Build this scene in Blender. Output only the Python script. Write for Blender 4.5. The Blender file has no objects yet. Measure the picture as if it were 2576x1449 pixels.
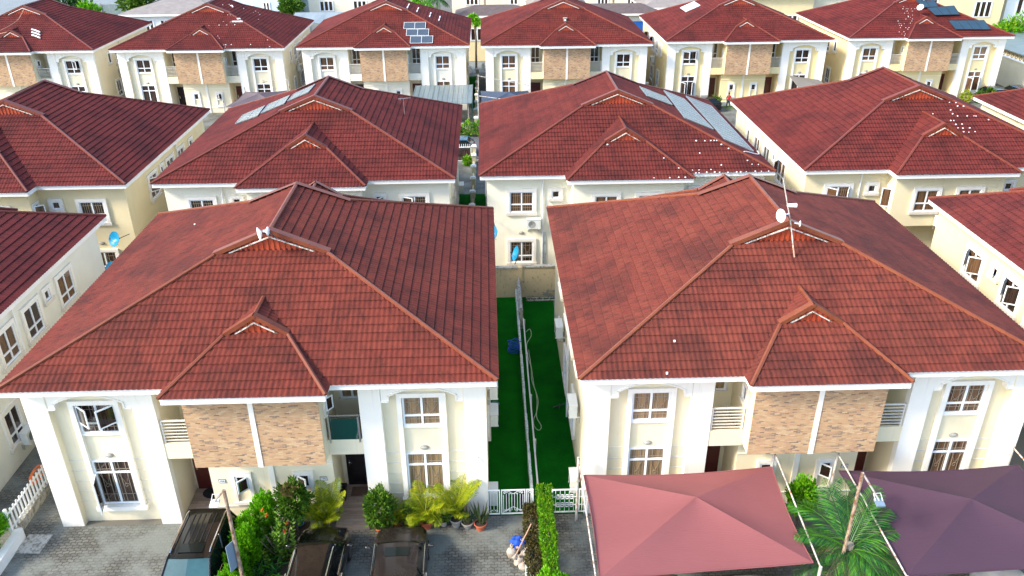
import bpy, bmesh, math, random
import numpy as np
from math import sin, cos, pi, radians, sqrt
from mathutils import Vector, Matrix

# ------------------------------------------------------------------ camera, sky, sun
SC = bpy.context.scene
COL = SC.collection
cam_d = bpy.data.cameras.new("camera")
cam = bpy.data.objects.new("camera", cam_d); COL.objects.link(cam); SC.camera = cam
CP, CYW, CRO, CF = -0.4753, 0.0275, -0.0077, 2060.68 / 2576.0
fw = Vector((sin(CYW) * cos(CP), cos(CYW) * cos(CP), sin(CP)))
r0 = Vector((cos(CYW), -sin(CYW), 0)); u0 = r0.cross(fw)
rr = r0 * cos(CRO) + u0 * sin(CRO); uu = u0 * cos(CRO) - r0 * sin(CRO)
m = Matrix((rr, uu, -fw)).transposed().to_4x4(); m.translation = Vector((0, 0, 21.6891))
cam.matrix_world = m
cam_d.sensor_width = 36; cam_d.lens = 36 * CF
cam_d.clip_start = 0.2; cam_d.clip_end = 2500
SUN_EL, SUN_AZ = radians(36), radians(-112)      # azimuth from +Y, clockwise: light comes from the left, a little from the front
world = bpy.data.worlds.new("World"); SC.world = world; world.use_nodes = True
nt = world.node_tree; nt.nodes.clear()
sky = nt.nodes.new('ShaderNodeTexSky'); sky.sky_type = 'NISHITA'; sky.sun_disc = False
sky.sun_elevation = SUN_EL; sky.sun_rotation = SUN_AZ; sky.air_density = 1.0; sky.dust_density = 1.2; sky.ozone_density = 1.0
bg = nt.nodes.new('ShaderNodeBackground'); bg.inputs[1].default_value = 0.15
wo = nt.nodes.new('ShaderNodeOutputWorld')
nt.links.new(sky.outputs[0], bg.inputs[0]); nt.links.new(bg.outputs[0], wo.inputs[0])
sun_d = bpy.data.lights.new("sun", 'SUN'); sun_d.energy = 1.8; sun_d.angle = radians(12); sun_d.color = (1.0, 0.88, 0.71)
sun = bpy.data.objects.new("sun", sun_d); COL.objects.link(sun)
sdir = Vector((sin(SUN_AZ) * cos(SUN_EL), cos(SUN_AZ) * cos(SUN_EL), sin(SUN_EL)))
sun.rotation_euler = sdir.to_track_quat('Z', 'Y').to_euler()
SC.view_settings.view_transform = 'Standard'; SC.view_settings.look = 'None'
SC.view_settings.exposure = 1.74; SC.view_settings.gamma = 1.0

RND = random.Random(7)
# ------------------------------------------------------------------ materials
MATS = {}
class N:
    """small node helper"""
    def __init__(s, name):
        s.m = bpy.data.materials.new(name); s.m.use_nodes = True; s.t = s.m.node_tree
        s.b = s.t.nodes['Principled BSDF']; MATS[name] = s.m
    def n(s, k, **kw):
        x = s.t.nodes.new('ShaderNode' + k)
        for a, v in kw.items(): setattr(x, a, v)
        return x
    def l(s, a, b): s.t.links.new(a, b)
    def obj(s, scale=(1, 1, 1)):
        tc = s.n('TexCoord'); mp = s.n('Mapping'); mp.inputs['Scale'].default_value = scale
        s.l(tc.outputs['Object'], mp.inputs[0]); return mp.outputs[0]
    def noise(s, vec, scale, det=4, rough=.6, dist=0):
        x = s.n('TexNoise'); x.inputs['Scale'].default_value = scale; x.inputs['Detail'].default_value = det
        x.inputs['Roughness'].default_value = rough; x.inputs['Distortion'].default_value = dist
        if vec is not None: s.l(vec, x.inputs['Vector'])
        return x.outputs['Fac']
    def ramp(s, fac, stops):
        x = s.n('ValToRGB'); e = x.color_ramp.elements
        while len(e) < len(stops): e.new(.5)
        for i, (p, c) in enumerate(stops):
            e[i].position = p; e[i].color = (c if len(c) == 4 else tuple(c) + (1,)) if hasattr(c, '__len__') else (c, c, c, 1)
        s.l(fac, x.inputs[0]); return x.outputs[0]
    def mix(s, fac, a, b, typ='MIX'):
        x = s.n('Mix', data_type='RGBA', blend_type=typ)
        if hasattr(fac, 'links'): s.l(fac, x.inputs[0])
        else: x.inputs[0].default_value = fac
        for v, i in ((a, 6), (b, 7)):
            if hasattr(v, 'links'): s.l(v, x.inputs[i])
            else: x.inputs[i].default_value = tuple(v) + (1,) if len(v) == 3 else v
        return x.outputs[2]
    def math(s, op, a, b=0):
        x = s.n('Math', operation=op)
        for v, i in ((a, 0), (b, 1)):
            if hasattr(v, 'links'): s.l(v, x.inputs[i])
            else: x.inputs[i].default_value = v
        return x.outputs[0]
    def bump(s, h, st=.3, d=.02):
        x = s.n('Bump'); x.inputs['Strength'].default_value = st; x.inputs['Distance'].default_value = d
        s.l(h, x.inputs['Height']); s.l(x.outputs[0], s.b.inputs['Normal'])
    def set(s, col=None, rough=None, **kw):
        if col is not None:
            if hasattr(col, 'links'): s.l(col, s.b.inputs['Base Color'])
            else: s.b.inputs['Base Color'].default_value = tuple(col) + (1,)
        if rough is not None:
            if hasattr(rough, 'links'): s.l(rough, s.b.inputs['Roughness'])
            else: s.b.inputs['Roughness'].default_value = rough
        for k, v in kw.items(): s.b.inputs[k].default_value = v
        return s.m

def M(name, col, rough=.6, var=.12, scale=3.0, bump=0, metal=0, **kw):
    """plain surface with a little mottling"""
    if name in MATS: return MATS[name]
    n = N(name); v = n.obj(); f = n.noise(v, scale, 5)
    lo = tuple(c * (1 - var) for c in col); hi = tuple(min(1, c * (1 + var)) for c in col)
    n.set(n.ramp(f, [(.3, lo), (.7, hi)]), rough, Metallic=metal, **kw)
    if bump: n.bump(n.noise(v, scale * 12, 3), bump, .01)
    return n.m

def mat_roof():
    n = N('roof_tile'); v = n.obj()
    uv = n.n('UVMap'); uv.uv_map = 'tile'
    fl = n.n('VectorMath', operation='FLOOR'); n.l(uv.outputs[0], fl.inputs[0])
    wn = n.n('TexWhiteNoise', noise_dimensions='3D'); n.l(fl.outputs[0], wn.inputs['Vector'])
    oi = n.n('ObjectInfo')
    base = n.mix(wn.outputs['Value'], (.134, .0225, .0170), (.160, .0290, .0205))
    # weathering: dark lichen clouds, long run-off streaks, pale sandy spots
    mp = n.n('Mapping'); n.l(v, mp.inputs[0]); ad = n.n('VectorMath', operation='ADD'); n.l(v, ad.inputs[0])
    rv = n.n('CombineXYZ'); n.l(n.math('MULTIPLY', oi.outputs['Random'], 40), rv.inputs[0]); n.l(rv.outputs[0], ad.inputs[1])
    w = ad.outputs[0]
    d1 = n.ramp(n.noise(w, .42, 6, .62, .4), [(.45, 0), (.66, 1)])
    base = n.mix(n.math('MULTIPLY', d1, .56), base, (.034, .010, .010))
    d2 = n.ramp(n.noise(w, 2.6, 6, .7), [(.52, 0), (.75, 1)])
    base = n.mix(n.math('MULTIPLY', d2, .40), base, (.038, .011, .011))
    # streaks stretched across courses, from the uv (u per tile, v per course)
    ms = n.n('Mapping'); ms.inputs['Scale'].default_value = (7.0, .55, 1); n.l(uv.outputs[0], ms.inputs[0])
    st = n.ramp(n.noise(ms.outputs[0], 1.0, 4, .6), [(.50, 0), (.66, 1)])
    base = n.mix(n.math('MULTIPLY', st, .48), base, (.026, .010, .010))
    sp = n.ramp(n.noise(w, 34, 2, .5), [(.66, 0), (.73, 1)])
    base = n.mix(n.math('MULTIPLY', sp, .35), base, (.26, .10, .07))
    # soot and grit plus painted-in shade under every lap, highlight painted on the lip
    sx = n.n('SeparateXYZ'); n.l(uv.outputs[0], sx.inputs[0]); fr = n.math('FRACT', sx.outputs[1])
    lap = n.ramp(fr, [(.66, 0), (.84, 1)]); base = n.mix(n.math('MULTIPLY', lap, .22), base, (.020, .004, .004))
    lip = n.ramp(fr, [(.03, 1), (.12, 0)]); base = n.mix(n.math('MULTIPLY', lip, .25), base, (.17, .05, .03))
    edge = n.math('LESS_THAN', fr, .0302); base = n.mix(n.math('MULTIPLY', edge, .66), base, (.020, .005, .004))  # riser coloured dark: painted shadow gap and dirty cut edge of each course
    base = n.mix(1.0, base, oi.outputs['Color'], 'MULTIPLY')
    n.set(base, .75); n.b.inputs['Specular IOR Level'].default_value = .16
    n.bump(n.noise(v, 60, 2), .15, .01)
mat_roof()
def mat_cap():
    n = N('ridge_metal'); v = n.obj(); oi = n.n('ObjectInfo')
    c = n.ramp(n.noise(v, 1.6, 6, .7), [(.3, (.150, .028, .013)), (.62, (.195, .043, .018)), (.8, (.11, .024, .014))])
    c = n.mix(n.ramp(n.noise(v, 9, 4, .7), [(.6, 0), (.75, .5)]), c, (.055, .022, .016))
    n.set(n.mix(1.0, c, oi.outputs['Color'], 'MULTIPLY'), .5)
mat_cap()
def mat_plaster(name, a, b):
    n = N(name); v = n.obj(); oi = n.n('ObjectInfo')
    c = n.ramp(n.noise(v, .8, 6, .65), [(.3, a), (.7, b)])
    # rain streaks below the eaves and damp splash at the foot: real dirt with its own shape
    mp = n.n('Mapping'); mp.inputs['Scale'].default_value = (5, 5, .35); n.l(v, mp.inputs[0])
    s = n.ramp(n.noise(mp.outputs[0], 1.2, 5, .7), [(.58, 0), (.8, 1)])
    c = n.mix(n.math('MULTIPLY', s, .26), c, (.42, .36, .27))
    sx = n.n('SeparateXYZ'); n.l(v, sx.inputs[0])
    ft = n.ramp(n.math('ADD', sx.outputs[2], n.math('MULTIPLY', n.noise(v, 3, 5), .6)), [(.18, 1), (.62, 0)])
    c = n.mix(n.math('MULTIPLY', ft, .42), c, (.40, .33, .24))
    c = n.mix(1.0, c, oi.outputs['Color'], 'MULTIPLY')
    n.set(c, .85); n.bump(n.noise(v, 40, 3), .12, .01)
mat_plaster('plaster_cream', (.75, .665, .47), (.80, .73, .54))
mat_plaster('plaster_white', (.80, .77, .69), (.86, .83, .76))
def mat_brick():
    n = N('clinker_brick'); tc = n.n('TexCoord'); s = n.n('SeparateXYZ'); n.l(tc.outputs['Object'], s.inputs[0])
    c = n.n('CombineXYZ'); n.l(s.outputs[0], c.inputs[0]); n.l(s.outputs[2], c.inputs[1])
    b = n.n('TexBrick'); b.offset = .5; b.inputs['Scale'].default_value = 1; b.inputs['Brick Width'].default_value = .17
    b.inputs['Row Height'].default_value = .052; b.inputs['Mortar Size'].default_value = .005; b.inputs['Bias'].default_value = 0
    b.inputs['Color1'].default_value = (0, 0, 0, 1); b.inputs['Color2'].default_value = (1, 1, 1, 1); b.inputs['Mortar'].default_value = (.5, .5, .5, 1)
    n.l(c.outputs[0], b.inputs['Vector'])
    col = n.ramp(b.outputs['Color'], [(0, (.05, .05, .06)), (.12, (.17, .12, .10)), (.20, (.40, .22, .12)), (.6, (.48, .28, .14)), (.85, (.52, .35, .19)), (1, (.57, .44, .28))])
    col = n.mix(n.ramp(n.noise(tc.outputs['Object'], 1.3, 5, .65), [(.35, .15), (.7, .5)]), col, (.49, .31, .16))
    col = n.mix(n.math('MULTIPLY', b.outputs['Fac'], .55), col, (.40, .33, .26))
    n.set(col, .85); n.bump(n.math('SUBTRACT', 1, b.outputs['Fac']), .5, .012)
mat_brick()
def mat_paver():
    n = N('block_paving'); v = n.obj()
    b = n.n('TexBrick'); b.offset = .5; b.inputs['Scale'].default_value = 1; b.inputs['Brick Width'].default_value = .23
    b.inputs['Row Height'].default_value = .135; b.inputs['Mortar Size'].default_value = .017
    b.inputs['Color1'].default_value = (.085, .084, .072, 1); b.inputs['Color2'].default_value = (.155, .152, .132, 1); b.inputs['Mortar'].default_value = (.042, .042, .034, 1)
    wv = n.n('VectorMath', operation='ADD'); n.l(v, wv.inputs[0])
    wob = n.n('TexWave'); wob.inputs['Scale'].default_value = 1.37; wob.bands_direction = 'X'; n.l(v, wob.inputs[0])
    cx = n.n('CombineXYZ'); n.l(n.math('MULTIPLY', wob.outputs['Fac'], .035), cx.inputs[1]); n.l(cx.outputs[0], wv.inputs[1])
    n.l(wv.outputs[0], b.inputs['Vector'])
    c = b.outputs['Color']
    c = n.mix(n.ramp(n.noise(v, .55, 6, .65), [(.42, 0), (.58, 1)]), c, n.mix(.75, c, (.19, .21, .19)))
    c = n.mix(n.ramp(n.noise(v, .33, 5, .6, .5), [(.56, 0), (.72, .75)]), c, (.07, .07, .06))
    c = n.mix(n.ramp(n.noise(v, 1.7, 6, .7), [(.62, 0), (.74, .55)]), c, (.05, .09, .02))
    n.set(c, .75); n.bump(n.math('SUBTRACT', 1, b.outputs['Fac']), .6, .012)
mat_paver()
def mat_ground(name, a, b, sc=.6, rough=.85, bmp=.2):
    n = N(name); v = n.obj()
    c = n.ramp(n.noise(v, sc, 8, .65), [(.3, a), (.7, b)])
    n.set(c, rough); n.bump(n.noise(v, sc * 30, 4), bmp, .02)
mat_ground('earth', (.10, .095, .075), (.16, .15, .125), .15)
mat_ground('asphalt', (.065, .07, .075), (.11, .115, .12), .3)
mat_ground('concrete_slab', (.17, .20, .205), (.23, .26, .265), .4)
mat_ground('artificial_grass', (.002, .058, .004), (.0055, .130, .006), .5, 1.0, .6); MATS['artificial_grass'].node_tree.nodes['Principled BSDF'].inputs['Specular IOR Level'].default_value = .05
mat_ground('lawn', (.05, .13, .02), (.10, .22, .03), .8)
def mat_plank():
    n = N('wood_look_tile'); v = n.obj((1, 1, 1))
    b = n.n('TexBrick'); b.offset = .4; b.inputs['Brick Width'].default_value = .9; b.inputs['Row Height'].default_value = .15
    b.inputs['Mortar Size'].default_value = .004; b.inputs['Scale'].default_value = 1
    b.inputs['Color1'].default_value = (.19, .13, .10, 1); b.inputs['Color2'].default_value = (.37, .28, .22, 1); b.inputs['Mortar'].default_value = (.1, .06, .05, 1)
    n.l(v, b.inputs['Vector'])
    v2 = n.obj((1.2, 9, 1))
    c = n.mix(n.ramp(n.noise(v2, 2, 4), [(.35, 0), (.75, .6)]), b.outputs['Color'], (.46, .37, .30))
    n.set(c, .35)
mat_plank()
def mat_curtain(name, a, b, c2=None):
    n = N(name); tc = n.n('TexCoord'); s = n.n('SeparateXYZ'); n.l(tc.outputs['Object'], s.inputs[0])
    mv = n.n('CombineXYZ'); n.l(n.math('ADD', s.outputs[0], s.outputs[1]), mv.inputs[0]); n.l(n.math('MULTIPLY', s.outputs[2], .08), mv.inputs[2])
    f = n.noise(mv.outputs[0], 9, 3, .6)
    c = n.ramp(f, [(.35, a), (.6, b), (.75, c2 or b)])
    n.set(c, .06); n.b.inputs['Specular IOR Level'].default_value = .6; n.b.inputs['Coat Weight'].default_value = .4
mat_curtain('glass_dark', (.012, .008, .007), (.05, .028, .02))
mat_curtain('glass_brown', (.05, .025, .014), (.17, .09, .045), (.10, .055, .03))
mat_curtain('glass_tan', (.16, .10, .055), (.32, .22, .12), (.24, .16, .09))
def mat_gable():
    n = N('gable_sheet'); v = n.obj()
    c = n.ramp(n.noise(v, 3, 5, .7), [(.3, (.30, .035, .014)), (.7, (.42, .07, .022))]); n.set(c, .5)
mat_gable()
def mat_leaf(name, cols, rough=.55, trans=.25):
    n = N(name); g = n.n('NewGeometry')
    c = n.ramp(g.outputs['Random Per Island'], [(i / (len(cols) - 1), k) for i, k in enumerate(cols)])
    n.set(c, rough); n.b.inputs['Specular IOR Level'].default_value = .3
    tr = n.n('BsdfTranslucent'); n.l(c, tr.inputs[0]); mx = n.n('MixShader'); mx.inputs[0].default_value = trans
    o = n.t.nodes['Material Output']; n.l(n.b.outputs[0], mx.inputs[1]); n.l(tr.outputs[0], mx.inputs[2]); n.l(mx.outputs[0], o.inputs[0])
    return n.m
mat_leaf('leaf_bright', [(.04, .17, .003), (.12, .40, .006), (.26, .55, .010), (.08, .30, .005)])
mat_leaf('leaf_hedge', [(.03, .14, .004), (.09, .34, .006), (.26, .42, .01), (.05, .20, .004)])
mat_leaf('leaf_yellow', [(.10, .20, .004), (.26, .34, .006), (.42, .42, .008), (.15, .25, .005)])
mat_leaf('leaf_mid', [(.02, .06, .004), (.06, .16, .008), (.14, .26, .02), (.04, .11, .006)])
mat_leaf('leaf_dark', [(.008, .035, .006), (.02, .08, .012), (.045, .14, .02), (.012, .05, .008)])
mat_leaf('leaf_palm', [(.005, .045, .010), (.02, .12, .018), (.07, .22, .012), (.012, .09, .016)], .4, .15)
mat_leaf('leaf_dry', [(.10, .06, .03), (.25, .17, .10), (.34, .24, .17), (.16, .10, .05)])
mat_leaf('leaf_brown', [(.03, .03, .01), (.09, .07, .02), (.13, .12, .03), (.05, .045, .015)])
mat_leaf('leaf_sansevieria', [(.03, .07, .03), (.06, .11, .04), (.22, .24, .08), (.04, .09, .03)])
mat_leaf('leaf_red', [(.10, .10, .02), (.20, .12, .06), (.13, .14, .03)])
mat_leaf('petal_red', [(.55, .03, .01), (.75, .07, .02), (.6, .05, .01)])
M('bark', (.16, .12, .08), .9, .3, 6, .4)
M('palm_trunk', (.30, .25, .18), .9, .35, 6, .4)
M('white_paint', (.80, .81, .80), .4, .05)
M('upvc', (.82, .85, .86), .3, .03)
M('fascia_white', (.84, .83, .79), .5, .05, 1.5)
M('steel', (.55, .55, .53), .3, .1, metal=.8)
M('rail_white', (.66, .65, .60), .45, .08)
M('grille_paint', (.30, .25, .19), .5, .1)
def mat_rust(name, base, rust, lo=.5, hi=.62):
    n = N(name); v = n.obj((1, 1, .6)); c = n.mix(n.ramp(n.noise(v, 7, 6, .7), [(lo, 0), (hi, 1)]), base, rust); n.set(c, .6)
mat_rust('rusty_white', (.52, .50, .45), (.25, .11, .05))
mat_rust('rusty_tan', (.36, .28, .20), (.16, .07, .04), .42, .6)
mat_rust('rusty_grey', (.30, .29, .28), (.20, .09, .05))
mat_rust('rake_stained', (.72, .66, .58), (.13, .10, .07), .46, .6)
mat_rust('stained_wall', (.60, .48, .29), (.20, .13, .07), .56, .74)
mat_rust('mossy_concrete', (.42, .41, .37), (.15, .14, .10), .46, .62)
mat_rust('mossy_white', (.60, .66, .62), (.25, .28, .22), .5, .65)
M('door_maroon', (.085, .012, .010), .3, .15)
M('door_black', (.012, .009, .010), .25, .15)
M('door_wood', (.055, .024, .018), .35, .2)
M('car_black', (.004, .0035, .004), .13, .1, **{'Coat Weight': .5, 'Specular IOR Level': .4})
M('car_brown', (.034, .026, .023), .16, .1, metal=.4, **{'Coat Weight': .3, 'Specular IOR Level': .35})
M('car_white', (.72, .74, .74), .2, .03, **{'Coat Weight': 1.0})
M('car_red', (.45, .01, .015), .2, .05, **{'Coat Weight': 1.0})
M('car_blue', (.03, .12, .17), .2, .05, metal=.3, **{'Coat Weight': 1.0})
M('car_glass', (.005, .009, .009), .05, .1, **{'Specular IOR Level': .4})
M('windscreen_teal', (.02, .075, .08), .06, .25, 1.5, **{'Specular IOR Level': .9})
M('chrome', (.75, .75, .75), .15, .02, metal=1)
M('rubber', (.012, .012, .012), .8, .1)
M('rim', (.35, .35, .36), .3, .1, metal=.9)
M('lamp_red', (.35, .01, .01), .2, .1)
M('lamp_clear', (.7, .7, .72), .1, .05)
M('terracotta', (.50, .12, .055), .7, .15, 5)
M('grey_pot', (.33, .31, .28), .8, .15, 5)
M('soil', (.045, .032, .022), .95, .2, 9)
M('teal_dish', (.005, .27, .50), .4, .06)
M('white_dish', (.80, .82, .83), .35, .04)
M('ac_white', (.72, .74, .70), .45, .05)
M('ac_dark', (.12, .13, .13), .5, .1)
M('dark_metal', (.03, .03, .035), .45, .1)
M('blue_rope', (.01, .06, .55), .5, .2)
M('orange_rope', (.70, .16, .03), .5, .2)
M('pale_rope', (.42, .50, .30), .6, .2)
M('sack', (.42, .36, .29), .9, .3, 5, .6)
M('blue_cloth', (.01, .07, .42), .8, .15, 5)
M('broom_wood', (.50, .30, .20), .6, .1)
M('mat_black', (.012, .012, .014), .95, .2, 10)
M('mat_brown', (.13, .075, .05), .95, .3, 20)
M('lamp_glass', (.34, .34, .30), .3, .05)
M('pale_tile', (.62, .63, .62), .6, .1, 2)
M('bowl_blue', (.08, .22, .26), .4, .1)
M('sign_blue', (.17, .24, .31), .4, .08)
M('ink', (.06, .07, .09), .6, .1)
M('solar_light', (.15, .185, .19), .32, .2, 1.5, **{'Specular IOR Level': .35})
M('solar_dark', (.055, .075, .10), .2, .15, 2)
M('solar_blue', (.022, .055, .085), .3, .15, 1)
M('solar_pale', (.62, .72, .76), .3, .05, 1)
M('pebble', (.80, .80, .79), .5, .05)
M('stone_wall', (.64, .56, .38), .9, .15, 1.2, .2)
M('roof_brown', (.105, .078, .070), .7, .2, 2, .3)
M('roof_grey', (.24, .215, .195), .7, .15, 1.5, .2)
M('roof_red_flat', (.12, .025, .02), .7, .2, 2)
M('wall_yellow', (.78, .66, .38), .85, .05, .8)
M('wall_white', (.78, .80, .78), .85, .05, .8)
M('wall_cream', (.78, .73, .58), .85, .05, .8)
M('wall_blue', (.60, .72, .76), .8, .06, .8)
M('door_blue', (.01, .11, .42), .5, .1)
M('skin', (.12, .06, .035), .6, .1)
M('shirt_red', (.50, .02, .03), .9, .1)
M('trousers_dark', (.05, .06, .08), .9, .1)
M('hair_dark', (.01, .008, .008), .8, .1)
M('galvanised', (.20, .26, .265), .35, .12, 1.5, metal=.3)
M('soffit', (.80, .79, .74), .8, .05)
M('teal_net', (.02, .15, .12), .8, .2)
def mat_fabric(name, a, b):
    n = N(name); v = n.obj(); oi = n.n('ObjectInfo')
    w = n.n('TexWave'); w.bands_direction = 'Y'; w.inputs['Scale'].default_value = 5.2; w.inputs['Distortion'].default_value = 9; w.inputs['Detail'].default_value = 3; n.l(v, w.inputs[0])
    c = n.mix(w.outputs['Fac'], a, b); c = n.mix(n.ramp(n.noise(v, .8, 5), [(.4, 0), (.75, .25)]), c, tuple(x * .75 for x in a))
    vs = n.obj((.35, 2.2, 1)); n.bump(n.noise(vs, 1.6, 3, .5, .8), .28, .05)
    n.set(c, .8); tr = n.n('BsdfTranslucent'); n.l(c, tr.inputs[0]); mx = n.n('MixShader'); mx.inputs[0].default_value = .12
    o = n.t.nodes['Material Output']; n.l(n.b.outputs[0], mx.inputs[1]); n.l(tr.outputs[0], mx.inputs[2]); n.l(mx.outputs[0], o.inputs[0])
mat_fabric('shade_red', (.255, .078, .078), (.275, .088, .088))
mat_fabric('shade_purple', (.066, .030, .052), (.075, .035, .060))
mat_fabric('shade_mauve', (.12, .095, .11), (.15, .115, .13))
mat_fabric('shade_navy', (.045, .065, .105), (.06, .085, .13))
mat_fabric('shade_tan', (.20, .185, .16), (.24, .22, .19))
mat_fabric('shade_pale', (.24, .31, .35), (.28, .34, .38))

# ------------------------------------------------------------------ mesh builder
class MB:
    def __init__(s): s.v = []; s.f = []; s.mi = []; s.m = 0
    def add(s, vs, fs):
        o = len(s.v); s.v += [tuple(p) for p in vs]
        for f in fs: s.f.append(tuple(i + o for i in f)); s.mi.append(s.m)
        return s
    def box(s, x0, x1, y0, y1, z0, z1):
        if x0 > x1: x0, x1 = x1, x0
        if y0 > y1: y0, y1 = y1, y0
        if z0 > z1: z0, z1 = z1, z0
        return s.add([(x0, y0, z0), (x1, y0, z0), (x1, y1, z0), (x0, y1, z0), (x0, y0, z1), (x1, y0, z1), (x1, y1, z1), (x0, y1, z1)],
              [(0, 3, 2, 1), (4, 5, 6, 7), (0, 1, 5, 4), (1, 2, 6, 5), (2, 3, 7, 6), (3, 0, 4, 7)])
    def quad(s, a, b, c, d): return s.add([a, b, c, d], [(0, 1, 2, 3)])
    def slab(s, pts, t):
        """polygon (3d, planar) given thickness t downwards along its normal"""
        p = [Vector(q) for q in pts]; n = (p[1] - p[0]).cross(p[2] - p[0]).normalized() * t
        k = len(p); lo = [q - n for q in p]
        return s.add(p + lo, [tuple(range(k)), tuple(reversed(range(k, 2 * k)))] + [(i, i + k, (i + 1) % k + k, (i + 1) % k) for i in range(k)])
    def tube(s, pts, r, n=6, cap=True, flat=1.0):
        pts = [Vector(p) for p in pts]; rs = r if hasattr(r, '__len__') else [r] * len(pts)
        vs = []; fs = []; up = Vector((0, 0, 1))
        for i, p in enumerate(pts):
            d = (pts[min(i + 1, len(pts) - 1)] - pts[max(i - 1, 0)])
            d = d.normalized() if d.length > 1e-9 else up
            a = d.cross(up)
            if a.length < 1e-3: a = d.cross(Vector((0, 1, 0)))
            a.normalize(); b = a.cross(d)
            for k in range(n):
                t = 2 * pi * (k + .5) / n; vs.append(p + a * cos(t) * rs[i] + b * sin(t) * rs[i] * flat)
        for i in range(len(pts) - 1):
            for k in range(n): fs.append((i * n + k, i * n + (k + 1) % n, (i + 1) * n + (k + 1) % n, (i + 1) * n + k))
        if cap: fs += [tuple(reversed(range(n))), tuple(range((len(pts) - 1) * n, len(pts) * n))]
        return s.add(vs, fs)
    def lathe(s, prof, c=(0, 0, 0), n=12, axis=None, cap=True):
        vs = []; fs = []
        R = Matrix.Identity(3) if axis is None else Vector((0, 0, 1)).rotation_difference(Vector(axis)).to_matrix()
        c = Vector(c)
        for (r, z) in prof:
            for k in range(n):
                t = 2 * pi * k / n; vs.append(c + R @ Vector((r * cos(t), r * sin(t), z)))
        for i in range(len(prof) - 1):
            for k in range(n): fs.append((i * n + k, i * n + (k + 1) % n, (i + 1) * n + (k + 1) % n, (i + 1) * n + k))
        if cap: fs += [tuple(reversed(range(n))), tuple(range((len(prof) - 1) * n, len(prof) * n))]
        return s.add(vs, fs)
    def ell(s, c, r, n=10, k=6, jit=0, rnd=None):
        vs = []; fs = []
        for i in range(k + 1):
            ph = pi * i / k
            for j in range(n):
                t = 2 * pi * j / n; q = 1 + (rnd.uniform(-jit, jit) if jit else 0)
                vs.append((c[0] + r[0] * sin(ph) * cos(t) * q, c[1] + r[1] * sin(ph) * sin(t) * q, c[2] + r[2] * cos(ph) * q))
        for i in range(k):
            for j in range(n): fs.append((i * n + j, (i + 1) * n + j, (i + 1) * n + (j + 1) % n, i * n + (j + 1) % n))
        return s.add(vs, fs)
    def rot(s, ang, i0=0, c=(0, 0)):
        ca, sa = cos(ang), sin(ang)
        for i in range(i0, len(s.v)):
            x, y, z = s.v[i]; x -= c[0]; y -= c[1]; s.v[i] = (x * ca - y * sa + c[0], x * sa + y * ca + c[1], z)
        return s
    def mesh(s, name, mats, smooth=False):
        me = bpy.data.meshes.new(name); me.from_pydata(s.v, [], s.f)
        for mm in (mats if isinstance(mats, (list, tuple)) else [mats]): me.materials.append(MATS[mm])
        me.polygons.foreach_set('material_index', s.mi)
        if smooth:
            me.polygons.foreach_set('use_smooth', [True] * len(s.f))
            try: me.set_sharp_from_angle(angle=radians(38))
            except Exception: pass
        me.update(); return me

CACHE = {}
def link(name, me, parent=None, loc=(0, 0, 0), rz=0, color=None):
    o = bpy.data.objects.new(name, me); COL.objects.link(o); o.location = loc
    if hasattr(rz, '__len__'): o.rotation_euler = rz
    else: o.rotation_euler = (0, 0, rz)
    if parent is not None: o.parent = parent
    if color: o.color = tuple(color) + (1,)
    return o
def part(name, fn, mats, parent, loc=(0, 0, 0), rz=0, key=None, smooth=False, color=None):
    """one mesh object; fn(mb) fills it; key shares the mesh between copies"""
    if key is not None and key in CACHE: me = CACHE[key]
    else:
        mb = MB(); fn(mb); me = mb.mesh(name, mats, smooth)
        if key is not None: CACHE[key] = me
    return link(name, me, parent, loc, rz, color)
def tag(o, label, cat, group=None, kind=None):
    if label: o['label'] = label
    if cat: o['category'] = cat
    if group: o['group'] = group
    if kind: o['kind'] = kind
    return o
def thing(name, label, cat, loc=(0, 0, 0), rz=0, group=None):
    return tag(link(name, None, None, loc, rz), label, cat, group)
def struct(name, fn, mats):
    o = part(name, fn, mats, None); o['kind'] = 'structure'; return o
def copy_thing(root, loc, rz, label, group=None):
    r = root.copy(); COL.objects.link(r); r.location = loc; r.rotation_euler = (0, 0, rz); r['label'] = label
    if group: r['group'] = group
    for ch in list(root.children):
        c = ch.copy(); COL.objects.link(c); c.parent = r
        for g in list(ch.children):
            d = g.copy(); COL.objects.link(d); d.parent = c
    return r
def text_mesh(s, size, mat):
    cu = bpy.data.curves.new('lettering', 'FONT'); cu.body = s; cu.size = size; cu.align_x = 'CENTER'; cu.align_y = 'CENTER'; cu.extrude = .004
    o = bpy.data.objects.new('lettering', cu); COL.objects.link(o)
    me = bpy.data.meshes.new_from_object(o.evaluated_get(bpy.context.evaluated_depsgraph_get()))
    bpy.data.objects.remove(o); me.materials.clear(); me.materials.append(MATS[mat]); return me

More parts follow.
